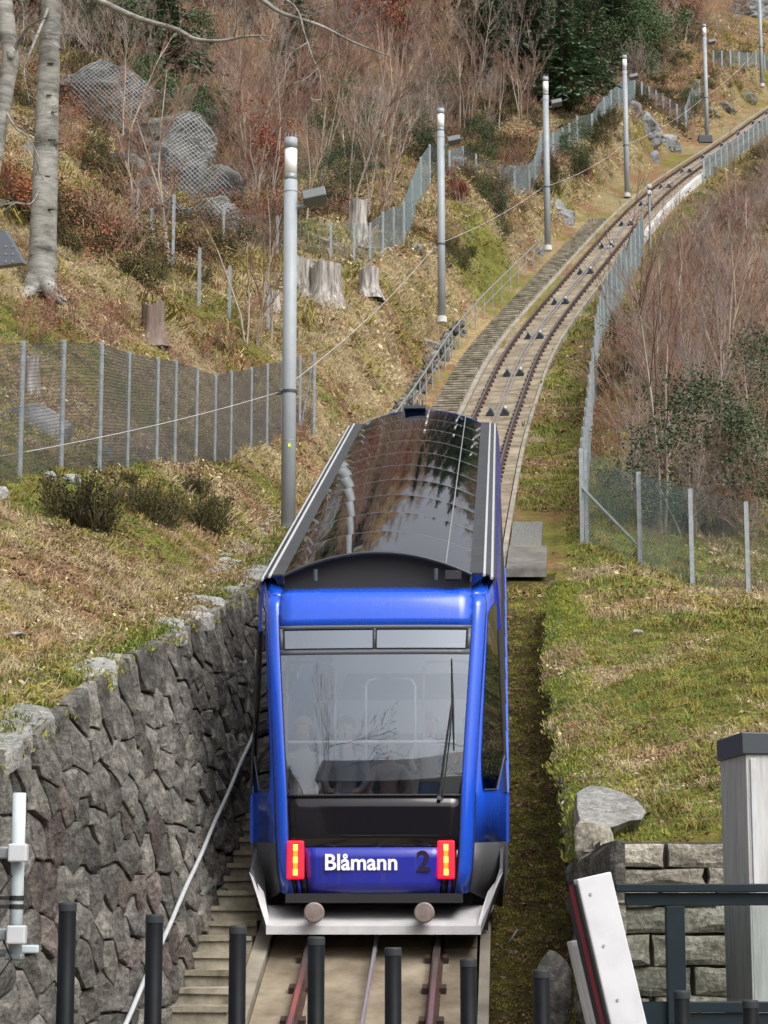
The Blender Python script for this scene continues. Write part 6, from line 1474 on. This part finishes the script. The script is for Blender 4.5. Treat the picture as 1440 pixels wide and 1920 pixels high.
DEN, DEN2, BLK = cl_('pale_denim', (.28, .40, .58)), cl_('denim', (.18, .27, .45)), cl_('dark_shoes', (.03, .03, .03))
HB, HBl, HK = cl_('brown_hair', (.07, .045, .03)), cl_('fair_hair', (.42, .32, .19)), cl_('grey_hair', (.30, .29, .28))
person('seated passenger in white top and pale jeans behind the left windscreen', (-.86, 1.85, 1.02), 'sit', [SK, cl_('white_knit', (.50, .47, .45)), DEN, BLK], HBl)
person('seated passenger in pale grey jacket and jeans, second from the left', (-.40, 1.80, 1.02), 'sit', [SK, cl_('pale_grey_coat', (.22, .23, .26)), DEN, BLK], HB)
person('seated passenger in pink top near the middle of the windscreen', (.05, 1.85, .98), 'sit', [SK2, cl_('dusky_top', (.30, .23, .23)), DEN2, BLK], HB, .92)
person('standing passenger in blue trousers behind the right windscreen', (.50, 1.5, .99), 'stand', [SK, cl_('cream_jacket', (.60, .57, .50)), DEN2, BLK], HK, .80)
person('passenger in orange brown coat beside the right corner window', (.93, 1.35, .99), 'stand', [SK2, cl_('rust_coat', (.42, .17, .07)), cl_('dark_trousers', (.05, .05, .06)), BLK], HB, .78)

# ------------------------------------------------------------------ behind the viewer: station house and bare trees that the windscreen mirrors
M['timber'] = noisy('dark_timber', [(.3, (.035, .03, .027)), (.7, (.075, .065, .058))], scale=2, bump=.2, stretch=(6, 6, 1))
st = thing('station_house', 'unseen dark timber station house behind the viewer, mirrored low in the windscreen', 'building', (0, -24, -1.7))
g = MB(); g.box((0, 0, 4.6), (26, 10, 9.2)); g.build('wall', M['timber'], st)  # unseen house, added and raised so its reflection darkens the lower windscreen
g = MB(); g.prism([(-5.6, 9.1), (5.6, 9.1), (0, 12.6)], -13.6, 13.6); g.v = [(z, x, y) for x, y, z in g.v]; g.build('roof', M['darkmetal'], st)
for k in range(14): kz = 2.5 + 3.6 * (k // 7); k = k % 7; g = MB(); g.box((-10.5 + 3.5 * k, 5.03, kz), (1.4, .12, 1.7)); w_ = g.build('window', M['frame'], st); g = MB(); g.box((-10.5 + 3.5 * k, 5.10, kz), (1.2, .04, 1.5)); g.build('pane', M['maskblack'], w_)
for x, y, s_, lab in ((-7.5, -6, 2.0, 'bare tree behind the viewer, mirrored left in the windscreen'), (9.5, -9, 1.9, 'bare tree behind the viewer, mirrored right in the windscreen')):
    bt = put(sapl[1 if x < 0 else 3], 'bare_tree', lab, 'tree', Vector((x, y, -1.7)), x, s_)
    rg = random.Random(int(x * 10)); S, T = MB(), MB(); tips = []; sg = 1 if x < 0 else -1     # wide level boughs
    for z in (2.6, 3.3, 4.0, 4.8): grow(S, T, Vector((0, 0, z)), Matrix.Rotation(-x, 3, 'Z') @ Vector((sg, rg.uniform(-.3, .3), rg.uniform(-.05, .15))).normalized(), rg.uniform(2.6, 3.6), .018, 0, rg, tips, .02, (9, 4, 2), .5, 7)
    S.add(T.v, T.f); S.build('bough', M['barkdark'], bt)
